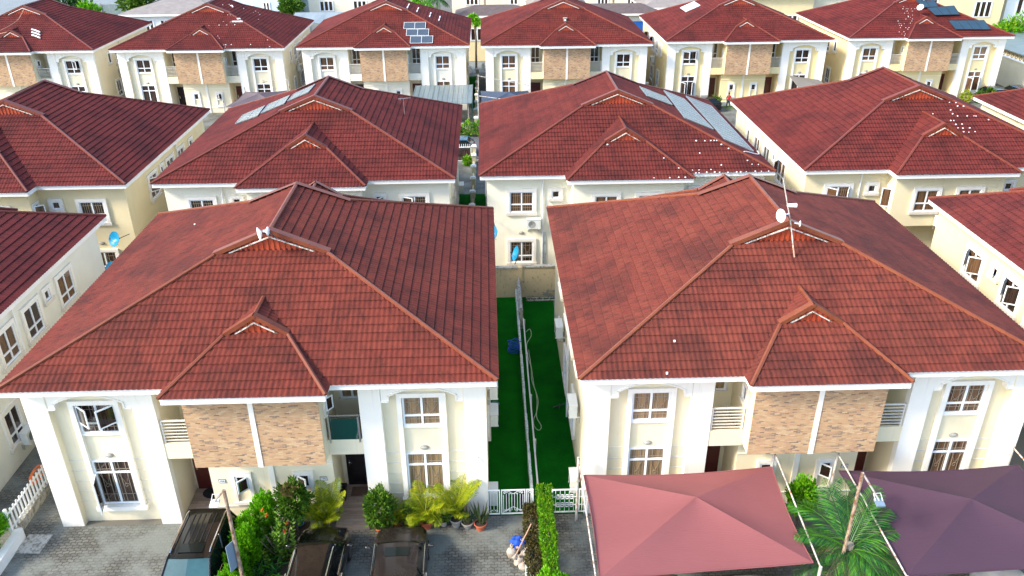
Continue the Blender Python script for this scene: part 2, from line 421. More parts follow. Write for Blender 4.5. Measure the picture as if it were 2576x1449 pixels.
# ------------------------------------------------------------------ pressed metal tile roofs (shared meshes)
HE, RA, RD, HR = 6.4, 8.30, 15.51, 9.74          # eave height, half width, depth, ridge height
GY, GW = 5.25, 1.81                              # gablet set-back and half width
SS = (HR - HE) / RA                              # side slope
ZG = HE + SS * (RA - GW)                         # gablet foot height
SF = (ZG - HE) / GY                              # front slope
BS = .585                                        # side slope of the bays
FB = dict(h=2.70, p=.64, gy=1.89, gw=1.0, ap=7.98)     # front bay roof
RB = dict(h=3.50, p=.96, gy=1.61, gw=1.05, ap=8.45)    # rear bay roof
def tile_patch(out, O, U, V, s, vmax, ulo, uhi, phase=0.):
    O, U, V = (np.array(a, float) for a in (O, U, V))
    th = math.atan(s); cl = .345; cv = cl * cos(th); step = .045
    nrm = -V * sin(th) + np.array([0, 0, cos(th)])
    vv = np.linspace(0, vmax, 60)
    lo = min(ulo(v) for v in vv); hi = max(uhi(v) for v in vv)
    us = np.arange(math.floor(lo / step), math.ceil(hi / step) + 1) * step
    wave = .026 * (.5 + .5 * np.cos(2 * pi * us / .18 + phase)) ** 1.3
    def row(v, h, wv=1.0):
        vc = min(max(v, 0.), vmax); a, b = ulo(vc), uhi(vc)
        u = np.clip(us, a, b)
        P = O + np.outer(u, U) + V * v + np.array([0, 0, 1.]) * (s * v) + np.outer(h + wave * wv, nrm)
        return P, u
    nc = len(us); k = 0
    while k * cv < vmax - 1e-4:
        v0 = k * cv; v1 = min((k + 1) * cv, vmax)
        rows = [(row(v0 + .02, .000, .9), v0), (row(v0 - .03, .046), v0), (row((v0 + v1) / 2, .028), (v0 + v1) / 2), (row(v1 + .02, .010), v1)]
        for (A, ua), (B, ub) in ((rows[0][0], rows[1][0]), (rows[1][0], rows[2][0]), (rows[2][0], rows[3][0])):
            keep = ((ua[1:] - ua[:-1]) > 1e-5) | ((ub[1:] - ub[:-1]) > 1e-5)
            o = out['n']; out['v'].append(A); out['v'].append(B); out['n'] += 2 * nc
            j = np.nonzero(keep)[0]
            first = (A is rows[0][0][0])
            q = np.stack([o + nc + j, o + nc + j + 1, o + j + 1, o + j], 1) if first else np.stack([o + j, o + j + 1, o + nc + j + 1, o + nc + j], 1)
            out['f'].append(q)
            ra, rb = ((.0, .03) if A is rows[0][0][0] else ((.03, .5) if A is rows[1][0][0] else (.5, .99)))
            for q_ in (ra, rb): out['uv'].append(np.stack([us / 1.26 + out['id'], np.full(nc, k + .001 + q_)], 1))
        k += 1
    out['id'] += 37
def tile_mesh(name, patches):
    out = dict(v=[], f=[], uv=[], n=0, id=0)
    for p in patches: tile_patch(out, *p)
    v = np.concatenate(out['v']); f = np.concatenate(out['f']); uv = np.concatenate(out['uv'])
    used = np.unique(f); mp = np.full(len(v), -1); mp[used] = np.arange(len(used)); v = v[used]; uv = uv[used]; f = mp[f]
    me = bpy.data.meshes.new(name); me.vertices.add(len(v)); me.vertices.foreach_set('co', v.ravel().astype('f'))
    me.loops.add(f.size); me.loops.foreach_set('vertex_index', f.ravel().astype('i'))
    me.polygons.add(len(f)); me.polygons.foreach_set('loop_start', np.arange(0, f.size, 4, dtype='i')); me.polygons.foreach_set('loop_total', np.full(len(f), 4, dtype='i'))
    l = me.uv_layers.new(name='tile'); l.data.foreach_set('uv', uv[f.ravel()].ravel().astype('f'))
    me.polygons.foreach_set('use_smooth', np.ones(len(f), bool))
    me.materials.append(MATS['roof_tile']); me.update(calc_edges=True); me.validate(); return me
def hip(v, a, b):                                 # linear helper
    return a + b * v
HK = (RA - GW) / GY                               # dx per dy along the hips
GO = .10
def _side_lo(v):      # y range of a side slope at horizontal distance v from its eave
    if v <= RA - 2.1: return v * GY / (RA - GW)
    t = (v - (RA - 2.1)) / 2.1; a = (RA - 2.1) * GY / (RA - GW); return a + (GY - GO - a) * t
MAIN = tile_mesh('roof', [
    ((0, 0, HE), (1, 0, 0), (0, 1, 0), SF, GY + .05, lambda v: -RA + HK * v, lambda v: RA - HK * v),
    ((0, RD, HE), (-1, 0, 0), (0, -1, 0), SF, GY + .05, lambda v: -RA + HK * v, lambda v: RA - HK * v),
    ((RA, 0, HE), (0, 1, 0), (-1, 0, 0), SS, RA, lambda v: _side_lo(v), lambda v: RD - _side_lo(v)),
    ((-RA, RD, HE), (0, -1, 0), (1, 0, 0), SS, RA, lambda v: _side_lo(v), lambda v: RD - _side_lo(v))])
def bay_mesh(b):
    h, p, gy, gw, ap = b['h'], b['p'], b['gy'], b['gw'], b['ap']
    dep = gy + p; hk = (h - gw) / dep; sf = BS * (h - gw) / dep; ko = (h - gw)
    def lo(v):
        if v <= ko - .12: return -p + v * dep / ko
        t = (v - (ko - .12)) / (h - ko + .12); a = -p + (ko - .12) * dep / ko; return a + (gy - .10 - a) * t
    up = lambda v: BS * v / SF + .12
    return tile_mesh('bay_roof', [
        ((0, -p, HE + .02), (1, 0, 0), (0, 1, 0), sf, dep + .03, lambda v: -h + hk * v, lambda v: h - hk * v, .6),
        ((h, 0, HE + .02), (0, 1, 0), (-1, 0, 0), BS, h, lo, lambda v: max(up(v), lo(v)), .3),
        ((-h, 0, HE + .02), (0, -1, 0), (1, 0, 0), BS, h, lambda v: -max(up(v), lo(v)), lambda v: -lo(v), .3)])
BAY_F, BAY_R = bay_mesh(FB), bay_mesh(RB)
def caps_main(mb):
    z = .06
    for sx in (-1, 1):
        for e in (0, 1):
            Y = (lambda y: y) if e == 0 else (lambda y: RD - y)
            ko = RA - 2.1; yk = ko * GY / (RA - GW)
            seg = [(sx * RA, Y(0), HE + z), (sx * 2.1, Y(yk), HE + SS * ko + z)]
            mb.tube([seg[0], tuple(a + (b - a) * 1.0 for a, b in zip(*seg))], .078, 6, flat=.8)
            # broad barge flashing on the gablet rake
            a = Vector((sx * 2.16, Y(yk), HE + SS * ko + z)); b = Vector((0, Y(GY - GO), HR + z + .02))
            dy = .30 if e == 0 else -.30; n = Vector((sx * SS, 0, 1)).normalized() * .05
            mb.add([a + n, b + n, b + n + Vector((0, dy, 0)), a + n + Vector((0, dy, 0)), a - n - Vector((0, .0, .06)), b - n - Vector((0, 0, .06))],
                   [(0, 1, 2, 3), (0, 4, 5, 1)] if (sx < 0) == (e == 0) else [(3, 2, 1, 0), (1, 5, 4, 0)])
    mb.tube([(0, GY - GO - .02, HR + z), (0, RD - GY + GO + .02, HR + z)], .085, 6, flat=.8)
def caps_bay(b):
    h, p, gy, gw, ap = b['h'], b['p'], b['gy'], b['gw'], b['ap']; z = .07; dep = gy + p; ko = h - gw
    def f(mb):
        for sx in (-1, 1):
            k = ko - .12
            c0 = (sx * h, -p, HE + z); c1 = (sx * (h - k), -p + k * dep / ko, HE + BS * k + z)
            mb.tube([c0, c1], .075, 6, flat=.8)
            a = Vector(c1); bb = Vector((0, gy - .10, ap + z + .04)); n = Vector((sx * BS, 0, 1)).normalized() * .05
            mb.add([a + n, bb + n, bb + n + Vector((0, .26, 0)), a + n + Vector((0, .26, 0)), a - n - Vector((0, 0, .05)), bb - n - Vector((0, 0, .05))],
                   [(0, 1, 2, 3), (0, 4, 5, 1)] if sx < 0 else [(3, 2, 1, 0), (1, 5, 4, 0)])
        mb.tube([(0, gy - .12, ap + z), (0, (ap - HE) / SF + .1, ap + z)], .075, 6, flat=.8)
    return f
def gable_fn(y, hw, zb, zt, d):
    """corrugated infill of a gablet"""
    def f(mb):
        n = int(2 * hw / .10); xs = [-hw + 2 * hw * i / n for i in range(n + 1)]
        for i in range(n):
            x0, x1 = xs[i], xs[i + 1]; o = (.035 if i % 2 else 0) * d
            t0 = zb + (zt - zb) * (1 - abs(x0) / hw); t1 = zb + (zt - zb) * (1 - abs(x1) / hw)
            mb.quad((x0, y - o, zb - .1), (x1, y - o, zb - .1), (x1, y - o, max(t1, zb - .09)), (x0, y - o, max(t0, zb - .09)))
            mb.quad((x1, y - o, zb - .1), (x1, y - (.035 * d - o), zb - .1), (x1, y - (.035 * d - o), t1), (x1, y - o, t1))
    return f
def rake_fn(y, hw, zb, zt, d, th=.045):
    def f(mb):
        for sx in (-1, 1):
            a = (sx * hw, zb); b = (0, zt); y0, y1 = y, y + .05 * d
            vs = [(a[0], y0, a[1]), (b[0], y0, b[1]), (b[0], y0, b[1] - th), (a[0], y0, a[1] - th), (a[0], y1, a[1]), (b[0], y1, b[1]), (b[0], y1, b[1] - th), (a[0], y1, a[1] - th)]
            mb.add(vs, [(0, 1, 2, 3), (7, 6, 5, 4), (3, 2, 6, 7), (0, 4, 5, 1)])
            # soffit board between rake and infill
            mb.quad((a[0], y, a[1] - th * .8), (b[0], y, b[1] - th * .8), (b[0], y + .14 * d, b[1] - th * .8), (a[0], y + .14 * d, a[1] - th * .8))
    return f
def fascia_fn(mb):
    z0, z1, t = HE - .22, HE - .005, .07
    R, D = RA - .03, RD - .03
    for sx in (-1, 1): mb.box(sx * R, sx * (R - t), .03, D, z0, z1)
    for (yy, b, d) in ((0.03, FB, 1), (D, RB, -1)):
        h, p = b['h'] - .03, b['p'] - .03
        e = yy - (d * p) - (0.03 * d)
        mb.box(-R + t, -h, yy, yy + t * d, z0, z1); mb.box(h, R - t, yy, yy + t * d, z0, z1)
        mb.box(-h, h, e, e + t * d, z0, z1)
        for s_ in (-1, 1): mb.box(s_ * h, s_ * (h - t), e + t * d, yy + t * d, z0, z1)
def soffit_fn(mb):
    z0, z1 = HE - .20, HE - .16; R, D = RA - .11, RD - .11
    mb.box(-R, R, .11, D, z0, z1); mb.box(-FB['h'] + .11, FB['h'] - .11, -FB['p'] + .1, .11, z0, z1)
    mb.box(-RB['h'] + .11, RB['h'] - .11, D, RD + RB['p'] - .1, z0, z1)

# ------------------------------------------------------------------ windows
def win_frame(w, h, cols=2, tr=None, t=.07, d=.05):
    def f(mb):
        mb.box(-w / 2, w / 2, -d, 0, 0, t); mb.box(-w / 2, w / 2, -d, 0, h - t, h)
        mb.box(-w / 2, -w / 2 + t, -d, 0, t, h - t); mb.box(w / 2 - t, w / 2, -d, 0, t, h - t)
        for c in range(1, cols):
            x = -w / 2 + w * c / cols; mb.box(x - t / 2 - .005, x + t / 2 + .005, -d, 0, t, h - t)
        if tr:
            for c in range(cols):
                a = -w / 2 + w * c / cols + t / 2 + .006; b = -w / 2 + w * (c + 1) / cols - t / 2 - .006
                mb.box(a, b, -d + .002, 0, tr - .04, tr + .04)
    return f
def surround_fn(w, h, t=.17, d=.10, sill=True):
    def f(mb):
        mb.box(-w / 2 - t, w / 2 + t, -d, 0, h, h + t); mb.box(-w / 2 - t, -w / 2, -d, 0, 0, h); mb.box(w / 2, w / 2 + t, -d, 0, 0, h)
        mb.box(-w / 2 - t - (.04 if sill else 0), w / 2 + t + (.04 if sill else 0), -d - (.04 if sill else 0), 0, -t, 0)
    return f
def grille_fn(w, h, style):
    def f(mb):
        r = .008
        for c in (-1, 1):
            x0 = c * w / 4; hw = w / 4 - .06
            for k in (-2, -1, 0, 1, 2):
                x = x0 + k * hw / 2.3
                if style == 0 or k not in (0,): mb.box(x - r, x + r, -.030, -.014, .06, h - .06)
            for z in (h * .22, h * .80): mb.box(x0 - hw, x0 + hw, -.034, -.020, z - r, z + r)
            if style:
                pts = [(x0 + .11 * cos(t) * (1 - t / 9), -.036, h * .42 + .11 * sin(t) * (1 - t / 9)) for t in [i * .6 for i in range(12)]]
                mb.tube(pts, r, 4)
                mb.tube([(x0 - hw * .9, -.036, h * .78), (x0, -.036, h * .45), (x0 + hw * .9, -.036, h * .78)], r, 4)
    return f
def casement_fn(w, h, ang, side):
    """an opened sash hinged at x=0: frame (0) and glass (1)"""
    def f(mb):
        t = .05; s = 1 if side > 0 else -1
        mb.box(0, s * w, -.02, .02, 0, t); mb.box(0, s * w, -.02, .02, h - t, h); mb.box(0, s * t, -.02, .02, t, h - t); mb.box(s * (w - t), s * w, -.02, .02, t, h - t)
        mb.m = 1; mb.box(s * t, s * (w - t), -.006, .006, t, h - t); mb.m = 0
        mb.rot(-s * ang)
    return f
def window(parent, x, y, z, w, h, rz=0, cols=2, tr=None, glass='glass_dark', sur=.17, d=.10, grille=None, opens=(), color=None):
    """window = surround; frame, pane, grille and opened casements are its children. (x,y,z) = foot centre on the wall face"""
    W = part('window', surround_fn(w, h, sur, d) if sur else win_frame(w, h, cols, tr), 'plaster_white' if sur else 'upvc', parent, (x, y, z), rz, key=('sur', w, h, sur, d, cols, tr))
    if sur: part('frame', win_frame(w, h, cols, tr), 'upvc', W, key=('frm', w, h, cols, tr))
    part('pane', lambda mb: mb.box(-w / 2 + .03, w / 2 - .03, -.012, .003, .03, h - .03), glass, W, key=('pane', w, h, glass))
    if grille is not None: part('grille', grille_fn(w, h, grille), 'grille_paint', W, key=('gr', w, h, grille))
    for (c, side, ang, lower) in opens:      # column, hinge side, angle, lower or upper leaf
        cw = w / cols; x0 = -w / 2 + cw * c + (.02 if side > 0 else cw - .02)
        z0, z1 = (0.03, (tr or h) - .03) if lower else ((tr or 0) + .03, h - .03)
        if not tr: z0, z1 = .03, h - .03
        part('casement', casement_fn(cw - .04, z1 - z0, radians(ang), side), ['upvc', 'glass_brown' if glass != 'glass_dark' else 'glass_dark'], W, (x0, -.055, z0), 0, key=('cas', cw, z1 - z0, ang, side, glass))
    return W

# ------------------------------------------------------------------ the semi-detached house
WF, WX = .60, 7.89                               # front wall face, side wall face
def wall_fn(mb):
    zt = HE - .20
    for s in (-1, 1):
        mb.box(s * 3.5, s * (WX - .0), .88, 14.91, 0, zt)
        mb.box(s * 7.1, s * (WX), .603, .88, 0, zt)       # return of the corner pier, cream behind the white face
    mb.box(-2.25, 2.25, .90, 2.4, 0, 3.13)
    mb.box(-3.5, 3.5, 2.4, 14.91, 0, zt)
    mb.box(-2.25, 2.25, .0, 2.4, 3.13, zt)
    mb.box(-3.1, 3.1, 14.91, 15.87, 3.1, zt)
def pilaster_fn(s, a, b):
    def f(mb):
        mb.box(s * a, s * b, .60 - .004, .88, 0, HE - .20)
    return f
def arch_fn(mb):
    """flat header with stepped shoulders and a low arch between the piers, centred on x=0 (half width 1.425)"""
    zt = HE - .20; hw = 1.425; prof = []
    prof += [(-hw, 5.22), (-1.17, 5.22), (-1.17, 5.46)]
    for i in range(13):
        t = -1 + 2 * i / 12; prof.append((t * 1.17, 5.46 + .33 * (1 - t * t)))
    prof += [(1.17, 5.46), (1.17, 5.22), (hw, 5.22)]
    for (a, b) in zip(prof[:-1], prof[1:]):
        if abs(a[0] - b[0]) > 1e-6:
            mb.add([(a[0], .62, a[1]), (b[0], .62, b[1]), (b[0], .62, zt), (a[0], .62, zt), (a[0], .88, a[1]), (b[0], .88, b[1])],
                   [(0, 1, 2, 3), (0, 4, 5, 1)])
        else: mb.quad((a[0], .62, a[1]), (a[0], .88, a[1]), (a[0], .88, b[1]), (a[0], .62, b[1]))
    # raised moulding that follows the opening
    for (a, b) in zip(prof[:-1], prof[1:]):
        mb.tube([(a[0], .61, a[1] + .035), (b[0], .61, b[1] + .035)], .04, 4)
def tower_fn(mb):
    """tall white surround that holds the upper and lower front window, centred"""
    y0, y1 = .74, .88
    mb.box(-.86, -.69, y0, y1, .74, 5.48); mb.box(.69, .86, y0, y1, .74, 5.48)
    mb.box(-.69, .69, y0, y1, 5.31, 5.48); mb.box(-.92, .92, y0 - .06, y1, .62, .80)
    mb.box(-.69, .69, .80, .88, 3.98, 4.06)
def balcony_fn(s):
    def f(mb):
        mb.box(s * 2.25, s * 3.5, .62, 2.4, 3.02, 3.24); mb.box(s * 2.25, s * 3.5, .62, .72, 3.24, 3.68)
    return f
def rail_fn(s, style):
    def f(mb):
        x0, x1 = s * 2.3, s * 3.46
        if style == 'glass':
            mb.tube([(x0, .70, 4.66), (x1, .70, 4.66)], .028, 6)
            for x in (x0 + s * .06, x1 - s * .06): mb.box(x - .03, x + .03, .60, .66, 3.55, 4.66)
        else:
            mb.box(x0, x1, .65, .71, 4.60, 4.65)
            for k in range(6): mb.box(x0, x1, .665, .70, 3.78 + k * .135, 3.81 + k * .135)
            mb.box(x1 - s * .05, x1, .655, .705, 3.68, 4.6); mb.box(x0, x0 + s * .05, .655, .705, 3.68, 4.6)
    return f
def door_fn(mb):
    mb.box(-.50, .50, -.05, 0, 0, 2.12)
    for z in (.25, .95, 1.5): mb.box(-.36, .36, -.062, -.05, z, z + .42)
def handle_fn(mb):
    mb.box(-.40, -.35, -.10, -.06, .98, 1.26); mb.box(-.39, -.27, -.13, -.10, 1.10, 1.13)
def lamp_fn(mb):
    mb.lathe([(.16, 0), (.16, .03), (.13, .05)], (0, 0, 0), 14, (0, -1, 0)); mb.m = 1
    mb.lathe([(.12, .05), (.10, .07), (.05, .085), (.0, .09)], (0, 0, 0), 14, (0, -1, 0)); mb.m = 0
    mb.v = [(x, y, z * .62) for x, y, z in mb.v]
def ac_fn(mb):
    """outdoor air-conditioning unit hung on a wall at y=0, facing -y"""
    mb.box(-.40, .40, -.42, -.12, 0, .56); mb.box(-.42, .42, -.44, -.10, .56, .585)
    for x in (-.3, .3): mb.box(x - .02, x + .02, -.44, 0, -.05, -.005)
def ac_fan(mb):
    mb.lathe([(.21, 0), (.21, .012)], (-.10, -.42, .28), 16, (0, -1, 0))
    mb.m = 1
    for k in range(5): mb.lathe([(.04 + k * .035, .013), (.05 + k * .035, .016)], (-.10, -.42, .28), 16, (0, -1, 0), cap=False)
    mb.box(.16, .36, -.424, -.42, .12, .46)
def ac_unit(loc, rz, label, group='air conditioning units on the house walls'):
    t = thing('air_conditioner', label, 'air conditioner', loc, rz, group)
    part('casing', ac_fn, 'ac_white', t, key='ac1'); part('fan_grille', ac_fan, ['ac_dark', 'ac_white'], t, key='ac2')
    for x in (-.3, .3): part('bracket', lambda mb: mb.box(-.02, .02, -.10, -.003, -.3, -.05), 'steel', t, (x, 0, 0), key='ac3')
    return t

def house(name, label, x, y, rev=False, side=1, tint=(1, 1, 1), roof=(1, 1, 1), cream=(1, 1, 1), doors=('door_maroon', 'door_maroon'), glass='glass_dark',
          near=False, rails=('bars', 'bars'), front=True, opens=None, back=False, plates=('', ''), dx=.0):
    opens = opens or {}
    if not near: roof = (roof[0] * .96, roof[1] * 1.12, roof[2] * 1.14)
    rz = pi if rev else 0; oy = y + RD if rev else y
    H = thing(name, label, 'house', (x, oy, 0), rz, 'semi-detached houses of the estate')
    P = lambda *a, **k: part(a[0], a[1], a[2], H, *a[3:], **k)
    P('wall', wall_fn, 'plaster_cream', key='wall', color=cream)
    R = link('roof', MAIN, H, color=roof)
    part('ridge_cap', caps_main, 'ridge_metal', R, key='caps', color=roof)
    for (yy, d) in ((GY - .02, 1), (RD - GY + .02, -1)):
        part('gable_panel', gable_fn(yy, GW + .1, ZG, HR - .03, d), 'gable_sheet', R, key=('gp', d))
        part('rake_board', rake_fn(yy - d * (GO + .035), GW - .05, ZG - .09, HR - .13, d), 'rake_stained' if near or rev else 'fascia_white', R, key=('rk', d, near or rev))
    for me, b, e in ((BAY_F, FB, 0), (BAY_R, RB, 1)):
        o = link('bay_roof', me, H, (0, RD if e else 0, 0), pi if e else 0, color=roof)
        part('ridge_cap', caps_bay(b), 'ridge_metal', o, key=('cb', e), color=roof)
        zb = b['ap'] - BS * b['gw']
        part('gable_panel', gable_fn(b['gy'] - .01, b['gw'] + .08, zb, b['ap'] - .03, 1), 'gable_sheet', o, key=('gb', e))
        part('rake_board', rake_fn(b['gy'] - .12, b['gw'] - .06, zb - .09, b['ap'] - .13, 1, .045), 'rake_stained' if near or rev else 'fascia_white', o, key=('rb', e, near or rev))
    P('fascia', fascia_fn, 'fascia_white', key='fascia'); P('soffit', soffit_fn, 'soffit', key='soffit')
    if front:
        for s in (-1, 1):
            P('pilaster', pilaster_fn(s, 7.12, WX + .004), 'plaster_white', key=('pil', s, 1), color=tint)
            P('pilaster', pilaster_fn(s, 3.497, 4.25), 'plaster_white', key=('pil', s, 2), color=tint)
            P('arch', arch_fn, 'plaster_white', (s * 5.685, 0, 0), key='arch', color=tint)
            P('window_surround', tower_fn, 'plaster_white', (s * 5.63, 0, 0), key='tower', color=tint)
            for z in (2.85, 2.36, 1.88, 1.41, .94):
                for (a, b) in ((4.25, 4.76), (6.50, 7.12)):
                    P('cornice_line', lambda mb: mb.box(-(b - a) / 2, (b - a) / 2, -.028, 0, 0, .035), 'plaster_white', (s * (a + b) / 2, .88, z), key=('cl', a), color=tint)
            g = glass if isinstance(glass, str) else glass[0 if s < 0 else 1]
            gr = opens.get('grille', 1) if near else None
            window(H, s * 5.63, .878, 4.06, 1.36, 1.25, tr=.44, glass=g, sur=0, grille=gr, opens=opens.get(('up', s), ()))
            window(H, s * 5.63, .878, .85, 1.36, 2.0, tr=1.46, glass=g, sur=0, grille=gr, opens=opens.get(('lo', s), ()))
            # balcony recess
            B = P('balcony', balcony_fn(s), 'plaster_cream', key=('bal', s), color=cream)
            part('railing', rail_fn(s, rails[0 if s < 0 else 1]), 'steel' if rails[0 if s < 0 else 1] == 'glass' else 'rail_white', B, key=('rail', s, rails[0 if s < 0 else 1]))
            if rails[0 if s < 0 else 1] == 'glass':
                part('glass_screen', lambda mb: mb.box(s * 2.40, s * 3.36, .622, .636, 3.62, 4.58), 'green_glass', B)
            window(H, s * 2.95, 2.398, 4.25, .86, 1.55, tr=.5, glass=g, sur=.04, d=.06)
            D = P('door', door_fn, doors[0 if s < 0 else 1], (s * 2.92, 2.395, .16), key=('door', doors[0 if s < 0 else 1]))
            part('handle', handle_fn, 'chrome', D, key='handle')
            P('porch_step', lambda mb: mb.box(-.62, .62, -.58 if near else -.2, 1.8, 0, .15), 'wood_look_tile', (s * 2.87, .598, 0), key=('porch', near))
            P('wall_lamp', lamp_fn, ['rusty_grey', 'lamp_glass'], (s * 5.63, .88, 3.05), key='lamp')
            # bay: brick panel, little windows beside and below
            P('brick_panel', lambda mb: mb.box(-1.09, 1.09, -.05, 0, 3.13, HE - .21), 'clinker_brick', (s * 1.175, -.002, 0), key=('brick'))
            window(H, s * 1.12, .898, 1.35, .48, .62, cols=1, glass='glass_dark', sur=.0, opens=opens.get(('wc', s), ()))
            P('window_surround', lambda mb: [mb.box(-.37, -.245, -.08, 0, .78, 2.12), mb.box(.245, .37, -.08, 0, .78, 2.12), mb.box(-.245, .245, -.08, 0, 1.98, 2.12), mb.box(-.41, .41, -.11, 0, .64, .78)], 'plaster_white', (s * 1.12, .898, 0), key='wcs', color=tint)
            window(H, s * 2.252, .95, 4.75, .36, .62, rz=-s * -pi / 2, cols=1, glass='glass_dark', sur=.12, d=.07, opens=opens.get(('bay', s), ()))
            pl = plates[0 if s < 0 else 1]
            if pl:
                q = P('number_plate', lambda mb: [mb.box(-.13, .13, -.02, 0, -.085, .085)], 'ac_dark', (s * 1.85, .898, 1.72), key='plate')
                part('plate_face', lambda mb: mb.box(-.11, .11, -.024, -.02, -.065, .065), 'white_paint', q, key='plate2')
                link('plate_lettering', text_mesh(pl, .11, 'ink'), q, (0, -.026, 0), (pi / 2, 0, 0))
        P('brick_mullion', lambda mb: [mb.box(-.087, .087, -.075, 0, 3.10, HE - .21), mb.box(-.1, .1, .84, .90, 0, 3.1), mb.box(-2.27, 2.27, .86, .90, 2.42, 2.45), mb.box(-2.27, 2.27, .86, .9, .52, .56)], 'plaster_white', key='mull', color=tint)
    if back:
        for s in (-1, 1):
            op = opens
            window(H, s * 5.93, 14.912, 4.02, 1.36, 1.25, pi, tr=.48, glass=glass if isinstance(glass, str) else glass[0], opens=op.get(('r1', s), ()), grille=0)
            window(H, s * 3.98, 14.912, 4.85, .46, .46, pi, cols=1, glass='glass_dark', sur=.17, opens=op.get(('r2', s), ()))
            window(H, s * 5.93, 14.912, .85, 1.36, 1.35, pi, tr=.42, glass='glass_dark', opens=op.get(('r3', s), ()), grille=1)
            window(H, s * 1.22, 15.872, 4.02, 1.28, 1.28, pi, tr=.48, glass='glass_brown', opens=op.get(('r4', s), ()))
            window(H, s * 3.102, 15.42, 4.2, .55, 1.15, pi / 2 * s, cols=1, glass='glass_brown', sur=.10, d=.05, opens=op.get(('r5', s), ()))
            P('wall_lamp', lamp_fn, ['rusty_grey', 'lamp_glass'], (s * 5.95, 14.912, 2.72), pi, key='lamp')
        P('downpipe', lambda mb: mb.tube([(4.72, 15.0, 6.15), (4.72, 14.98, 0)], .045, 6), 'white_paint', key='dp')
    s = side
    for i, (ya, w, z, h, c) in enumerate(((11.05, 1.3, 4.08, 1.36, 2), (9.42, .42, 4.98, .46, 1), (8.0, 1.2, 4.08, 1.36, 2), (5.95, 1.2, 4.08, 1.36, 2), (3.9, .6, 4.4, 1.0, 1),
                                    (4.7, 1.0, 1.0, 1.5, 2), (8.0, 1.3, 1.0, 1.4, 2), (11.4, .5, 1.5, .6, 1))):
        window(H, s * (WX + .003), ya, z, w, h, s * pi / 2, cols=c, tr=.45 if c == 2 else None, glass='glass_dark' if i % 3 else 'glass_brown', sur=.17, d=.09, opens=opens.get(('s', i), ()))
    P('downpipe', lambda mb: [mb.tube([(8.18, 9.0 - 2.3, 6.2), (8.0, 6.7, 6.0), (7.97, 6.7, 0)], .045, 6)] if s > 0 else [mb.tube([(-8.18, 6.7, 6.2), (-8.0, 6.7, 6.0), (-7.97, 6.7, 0)], .045, 6)], 'white_paint', key=('dps', s))
    return H

def mat_green_glass():
    n = N('green_glass'); n.set((.004, .05, .035), .05); n.b.inputs['Specular IOR Level'].default_value = .9
mat_green_glass()
OA = {('up', -1): ((0, 1, 38, 0), (1, -1, 45, 0)), ('lo', -1): ((0, 1, 75, 1),), ('wc', -1): ((0, 1, -0, 0),), ('bay', 1): ((0, 1, 40, 0),), ('bay', -1): ((0, -1, 30, 0),)}
OA[('wc', -1)] = ((0, -1, 45, 0),); OA[('wc', 1)] = ((0, 1, 35, 0),)
HP = {}
def H_(k, *a, **kw): HP[k] = house('semi_detached_house', *a, **kw)
H_('A', 'nearest house in the left half, three dark cars parked in front of its brick bay', -8.18, 22.9, near=True, side=1, doors=('door_maroon', 'door_black'),
   rails=('bars', 'glass'), glass=('glass_dark', 'glass_tan'), opens=OA, plates=('19A', '19B'), roof=(1, 1.16, 1.04))
H_('B', 'nearest house on the right with an antenna mast and two fabric carports before it', 11.16, 22.86, near=True, side=-1, cream=(1, .98, .93),
   glass=('glass_tan', 'glass_brown'), plates=('', '20B'), roof=(1.10, 1.42, 1.28), opens={('wc', 1): ((0, 1, 40, 0),), ('wc', -1): ((0, -1, 60, 0),), 'grille': 1})
H_('L', 'front-row house cut off by the left edge, pale side wall with white framed windows', -27.35, 22.85, side=1, tint=(.95, 1, 1), cream=(.98, 1.08, 1.30), roof=(.85, .72, .85))
H_('M', 'front-row house cut off by the right edge, cream side wall with open casements', 30.7, 23.2, side=-1, cream=(.88, .86, .78), roof=(1.0, .95, 1.05),
   opens={('s', 0): ((0, 1, 40, 0), (1, -1, 60, 0)), ('s', 1): ((0, 1, 25, 0),), ('s', 2): ((0, 1, 40, 0), (1, -1, 60, 0))})
row2 = dict(rev=True, front=False, back=True)
H_('C', 'middle-row house with three pale solar panels lying along its left roof slope', -10.19, 42.89, side=-1, glass='glass_dark', cream=(1.08, 1.16, 1.32), roof=(.86, .74, .80), opens={('r2', -1): ((0, -1, 55, 0),), ('r1', -1): ((0, 1, 25, 0),)}, **row2)
H_('D', 'middle-row house with three long grey solar arrays down its right roof slope', 7.72, 43.25, side=1, glass='glass_brown', cream=(1.12, 1.20, 1.32), roof=(.92, .84, .86), opens={('r2', -1): ((0, -1, 55, 0),)}, **row2)
H_('E', 'middle-row house on the right, white pebbles on its roof but no solar panels', 25.92, 43.27, side=1, glass='glass_brown', cream=(1.0, .98, .88), roof=(.95, .82, .86), opens={('r1', 1): ((0, 1, 45, 0), (1, -1, 60, 0)), ('r5', 1): ((0, -1, 70, 0),), ('s', 0): ((0, 1, 45, 0),), ('s', 4): ()}, **row2)
H_('Z', 'middle-row house at the left edge, blue satellite dish on its cream corner', -28.14, 42.88, side=-1, cream=(1.0, .95, .80), roof=(.84, .68, .78), opens={('r5', -1): ((0, 1, 60, 0),), ('s', 0): ((0, 1, 45, 0), )}, **row2)
H_('O', 'middle-row house mostly beyond the right edge, white gutter along its left eave', 43.95, 43.4, side=-1, roof=(.95, .80, .84), cream=(1.0, .98, .88), **row2)
H_('F', 'far-row house at the left edge with loose white tubes lying beside its front roof bay', -45.75, 80.82, side=1, roof=(.86, .68, .80), opens={('up', 1): ((1, 1, 40, 0),), ('bay', 1): ((0, 1, 40, 0),)})
H_('G', 'far-row house with a white bar and scattered pebbles on its roof', -27.69, 80.75, side=1, roof=(.88, .72, .80), opens={('wc', 1): ((0, 1, 50, 0),)}, doors=('door_black', 'door_maroon'))
